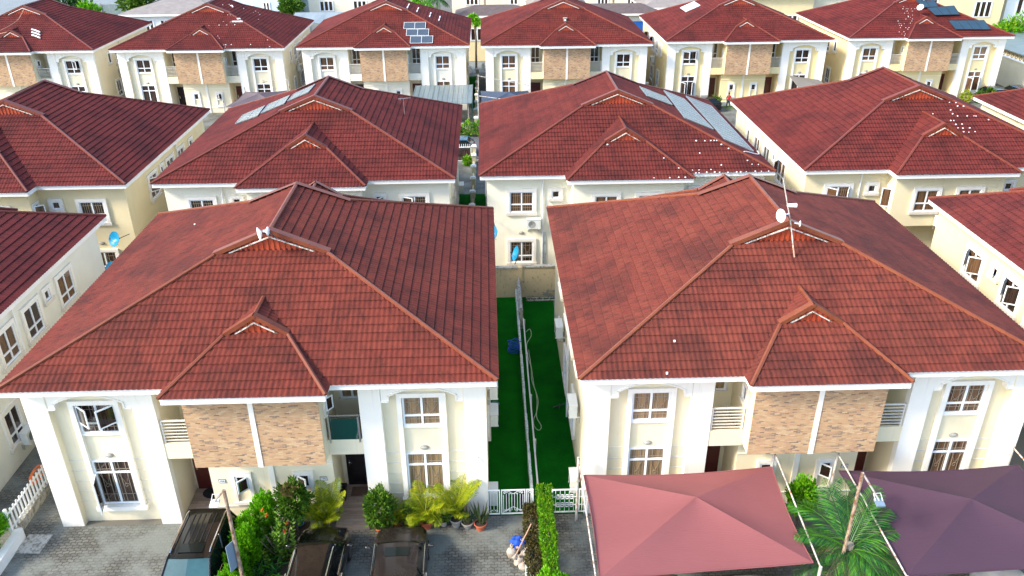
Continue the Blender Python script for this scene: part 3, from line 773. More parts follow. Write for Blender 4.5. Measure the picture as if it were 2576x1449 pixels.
H_('H', 'far-row house with six small blue solar panels in three steps on its front roof slope', -10.01, 80.8, side=1, glass='glass_brown', roof=(.98, .86, .88), tint=(1.02, 1.02, 1), cream=(1.05, 1.10, 1.25))
H_('I', 'far-row house with a bare red roof and a navy carport before it', 7.72, 80.54, side=1, glass=('glass_brown', 'glass_dark'), roof=(.98, .86, .86), cream=(1, .98, .88))
H_('J', 'far-row house with one pale rectangular panel on its left roof slope', 25.74, 81.42, side=-1, roof=(.95, .80, .86), cream=(1.04, .95, .70), opens={('up', -1): ((0, 1, 30, 0), (1, -1, 70, 0)), ('lo', -1): ((0, 1, 60, 1), (1, -1, 60, 1)), ('s', 0): ((0, 1, 50, 0),), ('s', 2): ((0, 1, 50, 0),)})
H_('K', 'far-row house at the right with dark blue solar panels and dense white pebbles', 43.94, 81.84, side=-1, roof=(.95, .76, .84), cream=(1.04, .95, .72), opens={('lo', 1): ((0, 1, 60, 1), (1, -1, 60, 1)), ('wc', 1): ((0, 1, 50, 0),)}, glass='glass_brown')

# ------------------------------------------------------------------ ground
struct('ground', lambda mb: mb.quad((-700, -150, 0), (700, -150, 0), (700, 1200, 0), (-700, 1200, 0)), 'earth')
struct('paved_forecourt', lambda mb: [mb.quad((-60, 5, .004), (60, 5, .004), (60, 23.5, .004), (-60, 23.5, .004))], 'block_paving')
struct('side_paving', lambda mb: [mb.quad((-20.3, 23.5, .006), (-16.0, 23.5, .006), (-16.0, 41, .006), (-20.3, 41, .006)), mb.quad((-1.1, 57.5, .006), (0, 57.5, .006), (0, 65.2, .006), (-1.1, 65.2, .006)), mb.quad((-30, 57.5, .006), (-1.3, 57.5, .006), (-1.3, 65.2, .006), (-30, 65.2, .006)), mb.quad((.0, 57.5, .006), (60, 57.5, .006), (60, 65.2, .006), (0, 65.2, .006)), mb.quad((-60, 73.2, .006), (60, 73.2, .006), (60, 82, .006), (-60, 82, .006))], 'block_paving')
struct('artificial_turf', lambda mb: [mb.quad((-.34, 23.45, .016), (3.4, 23.45, .016), (3.4, 40.95, .016), (-.34, 40.95, .016)), mb.quad((-2.35, 43, .016), (-.0, 43, .016), (-.0, 57.5, .016), (-2.35, 57.5, .016)), mb.quad((-2.2, 82, .02), (-1.25, 82, .02), (-1.25, 96, .02), (-2.2, 96, .02))], 'artificial_grass')
struct('road', lambda mb: [mb.quad((-80, 65.3, .010), (80, 65.3, .010), (80, 72.6, .010), (-80, 72.6, .010))], 'asphalt')
struct('side_road', lambda mb: [mb.quad((-130, 120, .012), (-42, 120, .012), (-42, 200, .012), (-130, 200, .012)), mb.quad((-42, 98, .014), (70, 98, .014), (70, 104, .014), (-42, 104, .014))], 'concrete_slab')
struct('lawn_patch', lambda mb: [mb.quad((23.7, 80.3, .03), (25.1, 80.3, .03), (25.1, 82.2, .03), (23.7, 82.2, .03))], 'lawn')
struct('kerb', lambda mb: [mb.box(-80, 80, 72.6, 72.75, 0, .13), mb.box(-80, 80, 65.15, 65.3, 0, .13)], 'mossy_concrete')

# ------------------------------------------------------------------ vegetation kit
def leaf(mb, p, d, w, L, rnd, fold=.0):
    """one pointed leaf: p base, d direction (unit), w width, L length"""
    d = Vector(d).normalized(); a = d.cross(Vector((rnd.uniform(-1, 1), rnd.uniform(-1, 1), rnd.uniform(-1, 1))))
    if a.length < 1e-3: a = Vector((1, 0, 0))
    a.normalize(); p = Vector(p); m_ = p + d * L * .45
    mb.add([p, m_ + a * w / 2, p + d * L, m_ - a * w / 2], [(0, 1, 2, 3)])
def cloud(mb, c, r, n, size, rnd, up=.3, shell=.55, lump=.25, seedv=0.):
    """n leaves through an uneven ellipsoid, denser near its skin"""
    c = Vector(c)
    for i in range(n):
        z = rnd.uniform(-1, 1); t = rnd.uniform(0, 2 * pi); q = sqrt(max(0, 1 - z * z)); u = Vector((q * cos(t), q * sin(t), z))
        lump_ = 1 + lump * (sin(3.1 * t + seedv) * cos(4.3 * z + seedv) + .6 * sin(7 * t - 2 * seedv + 5 * z))
        k = (shell + (1 - shell) * rnd.random() ** .5) * lump_
        p = c + Vector((u.x * r[0], u.y * r[1], u.z * r[2])) * k
        d = u + Vector((rnd.uniform(-.8, .8), rnd.uniform(-.8, .8), rnd.uniform(-.6, .8) + up)); s_ = size * rnd.uniform(.6, 1.35)
        leaf(mb, p, d, s_ * .45, s_, rnd)
def bush(name, label, cat, loc, r, n, size, mat, group=None, seed=1, stems=5, zc=None, up=.3):
    rnd = random.Random(seed); t = thing(name, label, cat, loc, 0, group); zc = zc if zc is not None else r[2] * 1.02
    def f(mb):
        cloud(mb, (0, 0, zc), r, n, size, rnd, up, seedv=seed)
    part('foliage', f, mat, t)
    part('stem', lambda mb: [mb.tube([(rnd.uniform(-.3, .3) * r[0] * .4, rnd.uniform(-.3, .3) * r[1] * .4, 0), (rnd.uniform(-.6, .6) * r[0], rnd.uniform(-.6, .6) * r[1], zc)], [.03, .012], 5) for _ in range(stems)], 'bark', t)
    return t
def tree(name, label, loc, h, r, n, size, mat, seed=1, group='trees beyond the estate', blobs=6, trunk=.16):
    rnd = random.Random(seed); t = thing(name, label, 'tree', loc, 0, group)
    bl = [(rnd.uniform(-.55, .55) * r, rnd.uniform(-.55, .55) * r, h - r * .8 + rnd.uniform(-.45, .5) * r) for _ in range(blobs)]
    def f(mb):
        for b in bl: cloud(mb, b, (r * rnd.uniform(.45, .65),) * 2 + (r * rnd.uniform(.38, .5),), n // blobs, size, rnd, .2, .45, .3, b[0])
    def g(mb):
        mb.tube([(0, 0, 0), (.06, .03, (h - r) * .6), (0, 0, h - r * .6)], [trunk, trunk * .8, trunk * .5], 7)
        for b in bl: mb.tube([(0, 0, (h - r) * .75), (b[0] * .6, b[1] * .6, b[2] - .3 * r), b], [trunk * .5, trunk * .3, trunk * .12], 5)
    part('crown', f, mat, t); part('trunk', g, 'bark', t); return t
def frond(mb, base, az, L, rise, droop, rnd, w=.34, nl=30, lw=.03, hang=.25):
    """feather frond: curved rachis with leaflets both sides"""
    pts = []; d = Vector((cos(az), sin(az), 0)); side = Vector((-sin(az), cos(az), 0))
    for i in range(nl + 1):
        s_ = i / nl; pts.append(Vector(base) + d * L * s_ * (1 - .18 * s_ * droop) + Vector((0, 0, rise * L * s_ - droop * L * s_ * s_)))
    mb.tube(pts[::5] + ([pts[-1]] if nl % 5 else []), [.018 * (1 - i / 8) + .004 for i in range(len(pts[::5]) + (1 if nl % 5 else 0))], 4)
    for i in range(3, nl + 1):
        s_ = i / nl; wl = w * L * (sin(pi * min(1, s_ * .9 + .12)) ** .6) * rnd.uniform(.85, 1.1)
        t = (pts[min(i + 1, nl)] - pts[i - 1]).normalized()
        for sg in (-1, 1):
            dd = (side * sg * .8 + t * .75 + Vector((0, 0, -hang * rnd.uniform(.4, 1.4)))).normalized()
            n_ = dd.cross(t).normalized(); ww = t * lw * L; p = pts[i]
            q = p + dd * wl * .55 + Vector((0, 0, .02)); e = p + dd * wl + Vector((0, 0, -hang * wl * .6))
            mb.add([p, q + ww * .5, e, q - ww * .5], [(0, 1, 2, 3)])
def areca(mb, c, h, spread, n, rnd, lw=.034):
    for i in range(n):
        az = 2 * pi * i / n + rnd.uniform(-.35, .35); L = spread * rnd.uniform(.75, 1.25)
        b = (c[0] + rnd.uniform(-.06, .06), c[1] + rnd.uniform(-.06, .06), c[2] + rnd.uniform(0, .25) * h)
        frond(mb, b, az, L, rnd.uniform(.55, 1.3) * h / spread * .8, rnd.uniform(.55, .85), rnd, .40, 26, lw, .25)
def pot(t, r, h, mat):
    p = part('pot', lambda mb: mb.lathe([(r * .62, 0), (r * .8, h * .5), (r * .95, h * .86), (r * 1.06, h * .86), (r * 1.06, h), (r * .93, h), (r * .90, h * .86)], n=16), mat, t, smooth=True)
    part('soil', lambda mb: mb.lathe([(r * .92, h * .86), (0.001, h * .90)], n=16, cap=False), 'soil', t)
    return p

# ------------------------------------------------------------------ boundary walls, fences and gates
def tag1(o, *a, **k): return tag(o, *a, **k)
def wall_thing(name, fn, mat, label, cat='wall', group=None, coping=None, cmat='mossy_concrete'):
    t = thing(name, label, cat, (0, 0, 0), 0, group); part('wall_panel', fn, mat, t)
    if coping: part('coping', coping, cmat, t)
    return t
wall_thing('boundary_wall', lambda mb: [mb.box(-40, 1.45, 40.95, 41.12, 0, 1.82), mb.box(1.7, 60, 40.95, 41.12, 0, 1.86), mb.box(1.45, 1.7, 40.9, 41.2, 0, 1.9)], 'stained_wall',
           'stained tan wall with a dark coping across the end of the artificial turf', 'wall',
           coping=lambda mb: [mb.box(-40, 1.43, 40.90, 41.17, 1.822, 1.90), mb.box(1.72, 60, 40.90, 41.17, 1.862, 1.94)])
# low divider between the two turf strips, crumbling white top
def divider(mb):
    r_ = random.Random(5); y = 23.6
    while y < 40.85:
        l = r_.uniform(.5, .9); w = .045 + r_.uniform(-.012, .012); z = .62 + r_.uniform(-.05, .04)
        mb.box(1.36 - w, 1.36 + w, y, min(y + l, 40.88), 0, z); y += l
o = part('dividing_wall', divider, 'mossy_white', None); tag(o, 'thin crumbling pale divider running down between the two strips of turf', 'wall')
t = thing('board_fence', 'weathered plank rail with posts just right of the crumbling divider on the turf', 'fence')
part('rail', lambda mb: [mb.box(1.57, 1.63, a, b, z, z + .05) for a, b, z in ((23.7, 27.2, .60), (27.0, 30.4, .68), (30.2, 33.9, .62), (33.7, 37.2, .70))], 'rail_white', t)
for y in (23.9, 27.1, 30.3, 33.8, 37.1): part('post', lambda mb: mb.box(-.03, .03, -.03, .03, 0, .72), 'rail_white', t, (1.66, y, 0))
t = thing('block_stub_wall', 'short bare grey block wall at the far end of the divider', 'wall')
part('wall_panel', lambda mb: [mb.box(1.38, 1.60, 37.4, 40.9, 0, 1.05), mb.box(1.44, 1.54, 37.4, 40.9, 1.05, 1.25)], 'mossy_concrete', t)

def scroll(mb, x, z, r, y, s=1, k=12, th=.012):
    mb.tube([(x + s * r * cos(t) * (1 - t / 8), y, z + r * sin(t) * (1 - t / 8)) for t in [i * .55 for i in range(k)]], th, 4)
t = thing('garden_gate', 'white wrought iron gate with curled scrolls beside the potted plants', 'gate', (-.32, 23.42, .12))
def g1(mb):
    for x0, x1 in ((0, .46), (.50, 1.40), (1.43, 1.70)):
        mb.box(x0, x1, -.02, .02, 0, .04); mb.box(x0, x1, -.02, .02, 1.12, 1.16); mb.box(x0, x0 + .04, -.02, .02, .04, 1.12); mb.box(x1 - .04, x1, -.02, .02, .04, 1.12)
part('gate_frame', g1, 'white_paint', t)
def g2(mb):
    for x0, x1, n in ((0.04, .42, 3), (.54, 1.36, 8), (1.47, 1.66, 2)):
        for i in range(n):
            x = x0 + (x1 - x0) * (i + .5) / n; mid = 1 - abs((x - (x0 + x1) / 2) / ((x1 - x0) / 2)); mb.box(x - .011, x + .011, -.01, .01, .06 + .14 * mid, 1.02 - .12 * (1 - mid))
        scroll(mb, x0 + .09, .14, .07, 0); scroll(mb, x1 - .09, .14, .07, 0, -1); scroll(mb, x0 + .10, 1.02, .08, 0); scroll(mb, x1 - .10, 1.02, .08, 0, -1)
    for s in (-1, 1): mb.tube([(.95 + s * .38, 0, .08), (.95 + s * .2, 0, .22), (.95, 0, .34)], .012, 4); mb.tube([(.95 + s * .36, 0, 1.0), (.95 + s * .18, 0, 1.08), (.95, 0, .96)], .012, 4); scroll(mb, .95 + s * .14, .16, .08, 0, s); scroll(mb, .95 + s * .15, 1.0, .09, 0, s)
part('scrollwork', g2, 'white_paint', t)
t = thing('garden_gate', 'white metal gate with interlocked square pattern between the clipped hedge and red carport', 'gate', (2.06, 23.4, .15))
def g3(mb):
    for x0, x1 in ((0, .94), (1.0, 1.34)):
        mb.box(x0, x1, -.02, .02, 0, .04); mb.box(x0, x1, -.02, .02, 1.06, 1.10); mb.box(x0, x0 + .04, -.02, .02, .04, 1.06); mb.box(x1 - .04, x1, -.02, .02, .04, 1.06)
part('gate_frame', g3, 'white_paint', t)
def g4(mb):
    for x in (.14, .31, .48, .65, .82, 1.12, 1.24): mb.box(x - .01, x + .01, -.01, .01, .04, 1.06)
    for z in (.36, .74): mb.box(.04, .90, -.012, .012, z - .01, z + .01); mb.box(1.04, 1.3, -.012, .012, z - .01, z + .01)
    for z in (.36, .74):
        for x in (.31, .65):
            for dx, dz in ((-.05, 0), (.05, .0)):
                a, b, c, d = x + dx - .08, x + dx + .08, z - .09, z + .09
                for q in ((a, b, c - .01, c + .01), (a, b, d - .01, d + .01), (a - .01, a + .01, c, d), (b - .01, b + .01, c, d)): mb.box(q[0], q[1], -.016, .016, q[2], q[3])
part('scrollwork', g4, 'white_paint', t)
# picket fence at the left
t = thing('picket_fence', 'white picket fence on a low stained wall at the left edge', 'fence')
part('low_wall', lambda mb: mb.box(-17.62, -17.46, 22.9, 25.95, 0, .38), 'mossy_concrete', t)
for y in (22.9, 25.85): part('post', lambda mb: mb.box(-.05, .05, -.05, .05, 0, 1.42), 'white_paint', t, (-17.54, y, 0))
for z in (.52, 1.12): part('rail', lambda mb: mb.box(-.02, .02, 22.95, 25.8, -.03, .03), 'white_paint', t, (-17.54, 0, z))
for i in range(13): part('picket', lambda mb: mb.box(-.018, .018, -.035, .035, .40, 1.30), 'white_paint', t, (-17.50, 23.12 + i * .215, 0), key='picket')
t = thing('hedge_planter', 'low white planter wall below the round bright bush at the bottom left', 'planter')
part('wall_panel', lambda mb: [mb.box(-17.45, -17.2, 16, 22.95, 0, .42), mb.lathe([(.125, 0), (.125, .42)], (-17.325, 22.95, 0), 12)], 'white_paint', t)
part('coping', lambda mb: mb.box(-17.47, -17.18, 16, 22.95, .422, .46), 'fascia_white', t)

# divider walls with pillars between the rear plots
def pillar_wall(name, x, ys, h, label, y0, y1):
    t = thing(name, label, 'wall'); part('wall_panel', lambda mb: mb.box(x - .06, x + .06, y0, y1, 0, h - .45), 'stone_wall', t)
    for y in ys:
        p = part('pillar', lambda mb: mb.box(-.15, .15, -.15, .15, 0, h), 'stone_wall', t, (x, y, 0), key=('plr', h))
        part('cap', lambda mb: [mb.box(-.21, .21, -.21, .21, h, h + .07), mb.box(-.15, .15, -.15, .15, h + .07, h + .14)], 'fascia_white', p, key=('plc', h))
pillar_wall('pillared_wall', -1.22, (51.5, 54.1, 56.9, 59.6, 62.3, 64.6), 1.45, 'pillared cream garden wall between the two middle-row houses', 43, 65)
pillar_wall('pillared_wall', -1.13, (73.1, 76, 78.8, 81.5, 84.2, 87, 90, 93), 1.45, 'pillared cream garden wall behind the white pickets in the far row', 73, 96)
pillar_wall('pillared_wall', 16.7, (82, 86, 90, 94), 1.3, 'pillared cream wall in the right gap of the far row', 74, 96)
def pickets(x0, x1, y, label, wallh=.55, h=1.15):
    t = thing('picket_fence', label, 'fence'); part('low_wall', lambda mb: mb.box(x0, x1, y - .08, y + .08, 0, wallh), 'stone_wall', t)
    part('rail', lambda mb: [mb.box(x0, x1, y - .015, y + .015, z, z + .05) for z in (wallh + .1, h - .15)], 'white_paint', t)
    n = int((x1 - x0) / .2)
    for i in range(n): part('picket', lambda mb: mb.box(-.03, .03, -.035, -.016, wallh, h), 'white_paint', t, (x0 + .1 + i * .2, y, 0), key=('pk', wallh, h))
pickets(-3.6, -1.35, 72.9, 'white picket fence on a pale low wall across the road, seen between the middle houses')
pickets(-.9, .3, 72.9, 'short white picket run right of the pillared wall across the road')
t = thing('driveway_gate', 'dark brown slatted driveway gate with white pickets on top', 'gate')
part('gate_frame', lambda mb: [mb.box(-3.4, -1.45, 65.1, 65.16, .05, .12), mb.box(-3.4, -1.45, 65.1, 65.16, 1.2, 1.28), mb.box(-3.4, -3.32, 65.1, 65.16, 0, 1.3), mb.box(-1.53, -1.45, 65.1, 65.16, 0, 1.3)], 'white_paint', t)
part('slats', lambda mb: [mb.box(-3.3 + i * .13, -3.21 + i * .13, 65.12, 65.14, .12, 1.2) for i in range(14)], 'door_wood', t)
part('pickets', lambda mb: [mb.box(-3.3 + i * .17, -3.25 + i * .17, 65.11, 65.15, 1.28, 1.5) for i in range(11)], 'white_paint', t)
# perimeter wall at far right with coiled wire
t = thing('perimeter_wall', 'tall cream boundary wall topped with dark coiled wire at the right edge', 'wall')
part('wall_panel', lambda mb: mb.box(56.2, 56.5, 60, 104, 0, 2.9), 'wall_cream', t); part('coping', lambda mb: mb.box(56.1, 56.6, 60, 104, 2.902, 3.0), 'fascia_white', t)
part('wire_coil', lambda mb: mb.tube([(56.35 + .25 * cos(i * .9), 62 + i * .11, 3.3 + .25 * sin(i * .9)) for i in range(370)], .03, 4), 'door_wood', t)

# ------------------------------------------------------------------ carports
def fabric_fn(c, apex, sag=.07, n=10):
    c = [Vector(p) for p in c]; ap = Vector(apex)
    def f(mb):
        cen = (c[0] + c[1] + c[2] + c[3]) / 4
        for k in range(4):
            a, b = c[k], c[(k + 1) % 4]; rows = []
            for i in range(n + 1):
                t = i / n; e = a.lerp(b, t) ; inn = (cen - e); inn.z = 0
                e = e + inn.normalized() * sag * 4 * t * (1 - t); e.z -= .10 * 4 * t * (1 - t)
                rows.append([e.lerp(ap, j / n) - Vector((0, 0, .10 * sin(pi * j / n) * sin(pi * t))) for j in range(n + 1)])
            o = len(mb.v); mb.v += [tuple(p) for r_ in rows for p in r_]
            for i in range(n):
                for j in range(n):
                    q = (o + i * (n + 1) + j, o + (i + 1) * (n + 1) + j, o + (i + 1) * (n + 1) + j + 1, o + i * (n + 1) + j + 1)
                    mb.f.append(q); mb.mi.append(0)
            mb.tube([r_[0] for r_ in rows], .022, 5)
    return f
def carport(label, corners, apex, mat, posts, beams, pmat='rusty_white', group=None):
    t = thing('fabric_carport', label, 'carport', (0, 0, 0), 0, group); part('fabric_roof', fabric_fn(corners, apex), mat, t, smooth=True)
    for (x, y, z) in posts: part('post', lambda mb: mb.tube([(0, 0, 0), (0, 0, z)], .05, 8), pmat, t, (x, y, 0))
    for a, b in beams: part('beam', lambda mb: mb.tube([a, b], .028, 8), 'rusty_white', t)
    return t
carport('red fabric carport canopy in front of the right-hand house', [(3.08, 22.42, 2.72), (9.78, 22.6, 2.72), (9.72, 18.28, 2.55), (3.05, 17.75, 2.72)], (6.6, 20.72, 3.12), 'shade_red',
        [(2.96, 23.1, 2.95), (10.0, 23.1, 3.0), (2.93, 17.5, 2.8), (9.95, 18.2, 2.45)],
        [((2.96, 23.1, 2.88), (2.93, 17.4, 2.76)), ((10.0, 23.1, 2.95), (9.96, 18.15, 2.38))])
carport('dark purple fabric carport canopy at the bottom right corner', [(12.05, 22.3, 2.72), (18.5, 22.35, 2.72), (18.8, 17.9, 2.6), (12.25, 17.5, 2.72)], (15.62, 20.3, 3.10), 'shade_purple',
        [(12.32, 23.1, 2.85), (18.7, 23.1, 2.95), (12.2, 17.4, 2.8), (18.9, 17.8, 2.7)],
        [((12.32, 23.1, 2.82), (12.2, 17.3, 2.76)), ((18.7, 23.1, 2.9), (18.9, 17.7, 2.62))])
carport('mauve fabric carport behind the solar-panelled middle house', [(-23.9, 74.6, 2.4), (-19.0, 74.6, 2.4), (-19.4, 79.7, 2.6), (-23.3, 79.4, 2.6)], (-21.4, 77, 3.0), 'shade_mauve',
        [(-24.0, 74.5, 3.1), (-19, 74.5, 2.6), (-19.2, 79.9, 3.6), (-23.4, 79.6, 3.0)], [((-24, 74.5, 2.4), (-19, 74.5, 2.4)), ((-19.2, 79.9, 3.55), (-22, 80.4, 3.3))])
carport('navy fabric carport beside the far pillared wall', [(-.7, 72.9, 2.5), (4.4, 73.2, 2.5), (3.8, 77.8, 2.7), (-.7, 78.0, 2.7)], (1.9, 75.6, 3.15), 'shade_navy',
        [(-.9, 79, 4.0), (4.6, 73, 2.6), (3.9, 78, 2.8), (-.9, 73, 4.0)], [((-.9, 79, 3.9), (3.9, 78.2, 3.1)), ((-.85, 75.3, 2.9), (2.0, 74.0, 2.8))])
t = thing('sheet_carport', 'flat grey translucent sheet carport with a net curtain, far row centre', 'carport')
part('roof_sheet', lambda mb: [mb.box(-7.0 + i * .92, -6.1 + i * .92, 73.0, 80.0, 2.78 + .02 * (i % 2), 2.82 + .02 * (i % 2)) for i in range(6)], 'galvanised', t)
part('rib', lambda mb: [mb.box(-7.0 + i * .46, -6.97 + i * .46, 73.0, 80.0, 2.845, 2.875) for i in range(13)], 'steel', t)
for x, y in ((-6.9, 73.2), (-1.8, 73.2), (-6.9, 79.8), (-1.8, 79.8)): part('post', lambda mb: mb.tube([(0, 0, 0), (0, 0, 2.77)], .05, 6), 'rusty_grey', t, (x, y, 0), key='scp')
part('net_curtain', lambda mb: [mb.quad((-1.55 + .06 * (i % 2), 73.2 + i * .3, .9 + .1 * (i % 3)), (-1.55 + .06 * ((i + 1) % 2), 73.5 + i * .3, .9 + .1 * ((i + 1) % 3)), (-1.5, 73.5 + i * .3, 2.8), (-1.5, 73.2 + i * .3, 2.8)) for i in range(22)], 'teal_net', t)
t = thing('lean_to_roof', 'tan sloping lean-to sheet before the far house with the pale roof panel', 'carport')
part('roof_sheet', lambda mb: mb.slab([(30.1, 81.5, 2.95), (30.1, 77.6, 2.3), (33.3, 77.6, 2.3), (33.1, 81.4, 2.5)], .06), 'shade_tan', t)
for x, y, z in ((30.2, 77.8, 2.25), (33.1, 77.8, 2.2)): part('post', lambda mb: mb.tube([(0, 0, 0), (0, 0, z)], .04, 6), 'rusty_white', t, (x, y, 0))

# ------------------------------------------------------------------ vehicles
def car(label, loc, rz, paint, L=4.6, W=1.88, H=1.48, belt=.95, hood=.86, nose=.66, cowl=.75, rf=.15, rr_=-1.55, rb=-2.1, glass='car_glass', wind='car_glass', rails=None, sunroof=False, grooves=False, group='cars parked in front of the houses'):
    t = thing('parked_car', label, 'car', loc, rz, group); hl = L / 2
    st = [(-hl, .78, .58), (-hl + .10, .92, .80), (-hl + .35, .99, belt - .04), (rb, 1, belt), (cowl, 1, belt), (hl - .75, .98, hood), (hl - .30, .93, hood - .08), (hl - .07, .84, nose), (hl, .72, nose - .12)]
    def body(mb):
        rows = []
        for (y, k, zt) in st:
            hw = W / 2 * k
            half = [(-hw * .96, .24), (-hw, .48), (-hw * 1.0, zt - .22), (-hw * .95, zt - .08), (-hw * .80, zt), (-hw * .4, zt + .025)]
            rows.append([(x, y, z) for x, z in half] + [(0, y, zt + .03)] + [(-x, y, z) for x, z in reversed(half)])
        n = len(rows[0]); o = len(mb.v)
        for r_ in rows: mb.v += r_
        for i in range(len(rows) - 1):
            for j in range(n - 1): mb.f.append((o + i * n + j, o + (i + 1) * n + j, o + (i + 1) * n + j + 1, o + i * n + j + 1)); mb.mi.append(0)
        mb.f.append(tuple(o + j for j in range(n))); mb.mi.append(0); mb.f.append(tuple(o + (len(rows) - 1) * n + j for j in reversed(range(n)))); mb.mi.append(0)
    part('body', body, paint, t, smooth=True)
    bw, rw = W / 2 * .90, W / 2 * .70
    B = [(-bw, rb, belt - .01), (bw, rb, belt - .01), (bw, cowl, belt - .01), (-bw, cowl, belt - .01)]
    T = [(-rw, rr_, H - .07), (rw, rr_, H - .07), (rw, rf, H - .05), (-rw, rf, H - .05)]
    part('side_window', lambda mb: mb.quad(B[3], B[0], T[0], T[3]), glass, t); part('side_window', lambda mb: mb.quad(B[1], B[2], T[2], T[1]), glass, t)
    part('windscreen', lambda mb: mb.add([B[2], B[3], T[3], T[2], (0, cowl + .10, belt - .01), (0, rf + .06, H - .03)], [(0, 4, 5, 3), (4, 1, 2, 5)]), wind, t)
    part('rear_window', lambda mb: mb.quad(B[0], B[1], T[1], T[0]), glass, t)
    def roof_(mb):
        ny, nx = 8, 8; o = len(mb.v)
        for i in range(ny + 1):
            y = rr_ - .05 + (rf - rr_ + .12) * i / ny
            for j in range(nx + 1):
                u = -1 + 2 * j / nx; e = 1 - abs(2 * i / ny - 1) ** 3
                mb.v.append((u * (rw + .03), y + (.05 * (1 - u * u) * (1 if i == ny else 0)), H - .06 + .055 * (1 - u ** 4) * (.45 + .55 * e)))
        for i in range(ny):
            for j in range(nx): a = o + i * (nx + 1) + j; mb.f.append((a, a + 1, a + nx + 2, a + nx + 1)); mb.mi.append(0)
        for s in (-1, 1):      # pillars
            for (a, b) in (((s * bw, cowl, belt), (s * rw, rf, H - .05)), ((s * bw, rb, belt), (s * rw, rr_, H - .07)), ((s * (bw + .005), (cowl + rb) / 2 + .1, belt), (s * (rw + .01), (rf + rr_) / 2 + .1, H - .05))):
                mb.tube([a, b], .035, 5)
    part('roof_panel', roof_, paint, t, smooth=True)
    if grooves: part('roof_rib', lambda mb: [mb.box(x - .015, x + .015, rr_ + .25, rf - .55, H - .002, H + .012) for x in (-.36, -.18, 0, .18, .36)], 'rubber', t)
    if sunroof: part('sunroof', lambda mb: mb.box(-.40, .40, rf - .52, rf - .12, H - .01, H + .004), 'car_glass', t)
    if rails:
        for s in (-1, 1): part('roof_rail', lambda mb: mb.tube([(s * (rw - .03), rr_ + .1, H - .01), (s * (rw - .03), rr_ + .25, H + .035), (s * (rw - .03), rf - .3, H + .035), (s * (rw - .03), rf - .12, H - .01)], .022, 6), rails, t)
    for s in (-1, 1):
        for y in (-hl + .85, hl - .90):
            w = part('wheel', lambda mb: mb.lathe([(.24, 0), (.335, .02), (.345, .12), (.335, .22), (.24, .24)], n=20, axis=(1, 0, 0)), 'rubber', t, (s * (W / 2 - .10) - .12, y, .345), key='whl', smooth=True)
            part('rim', lambda mb: [mb.lathe([(.05, -.002), (.235, .0)], n=16, axis=(1, 0, 0)), mb.lathe([(.235, .24), (.05, .245)], n=16, axis=(1, 0, 0))], 'rim', w, key='rimm')
        mr = part('mirror', lambda mb: mb.ell((s * (W / 2 + .12), cowl - .28, belt + .06), (.13, .07, .085), 10, 6), paint, t, smooth=True)
        part('mirror_glass', lambda mb: mb.box(s * (W / 2 + .12) - .09, s * (W / 2 + .12) + .09, cowl - .355, cowl - .345, belt + .01, belt + .12), 'chrome', mr)
        part('headlight', lambda mb: mb.ell((s * W * .33, hl - .16, nose - .03), (.15, .10, .05), 10, 6), 'car_glass', t)
        part('tail_light', lambda mb: mb.ell((s * W * .38, -hl + .09, .80), (.10, .08, .12), 8, 6), 'lamp_red', t)
        part('door_handle', lambda mb: mb.box(s * (W / 2 - .02), s * (W / 2 + .025), -.25, -.05, belt - .17, belt - .14), 'chrome', t)
        part('window_trim', lambda mb: mb.tube([(s * (bw + .012), rb + .05, belt + .005), (s * (bw + .012), cowl - .02, belt + .005)], .012, 4), 'chrome', t)
    part('wiper', lambda mb: [mb.tube([(x, cowl + .02, belt + .02), (x - .35, cowl - .12, belt + .12)], .010, 4) for x in (.1, .55)], 'rubber', t)
    return t
car('big black four-wheel drive with silver roof rails parked nearest the left piers', (-10.02, 20.22, 0), pi, 'car_black', 4.75, 1.92, 1.88, 1.14, 1.05, .80, 1.25, .22, -1.95, -2.2, wind='windscreen_teal', rails='chrome', grooves=True, sunroof=True)
car('black car with slim roof rails parked between the flowering shrubs and the brown car', (-6.12, 20.15, 0), radians(-1), 'car_black', 4.55, 1.86, 1.47, .96, .90, .68, 1.25, .60, -1.5, -2.05, rails='chrome')
car('dark brown car with a dark sunroof parked right before the potted palms', (-3.33, 20.02, 0), radians(1), 'car_brown', 4.65, 1.90, 1.47, .96, .90, .70, 1.25, .62, -1.5, -2.05, sunroof=True)
car('grey car mostly hidden under the left side of the red carport', (5.25, 17.5, 0), 0, 'car_brown', 4.6, 1.86, 1.47, .95, .88, .68, 1.2, .55, -1.5, -2.05)
car('black car mostly hidden under the right side of the red carport', (8.15, 17.35, 0), 0, 'car_black', 4.7, 1.9, 1.6, 1.0, .92, .70, 1.25, .6, -1.6, -2.15, grooves=True)
car('red car peeping out below the purple carport beside the palm', (13.3, 16.9, 0), 0, 'car_red', 4.5, 1.8, 1.45, .93, .86, .66, 1.2, .55, -1.5, -2.05)
car('white car half hidden below the purple carport at the bottom right corner', (16.6, 17.3, 0), 0, 'car_white', 4.7, 1.9, 1.5, .96, .90, .70, 1.25, .6, -1.6, -2.15)
car('teal blue car parked by the brown slatted driveway gate across the road', (-3.4, 67.2, 0), pi / 2, 'car_blue', 4.4, 1.8, 1.45)
car('dark car parked before the far house with the pale roof panel', (20.6, 79.6, 0), pi / 2 + .1, 'car_black', 4.6, 1.8, 1.45, wind='windscreen_teal')
car('black car nearer the posts beside the far right boundary wall', (51.4, 82.2, 0), .1, 'car_black', 4.4, 1.8, 1.45)
car('black car tight against the far right boundary wall', (54.1, 82.4, 0), .1, 'car_black', 4.4, 1.8, 1.45)
car('dark car under the mauve carport in the far row', (-21.3, 76.8, 0), 0, 'car_black', 4.4, 1.8, 1.45)

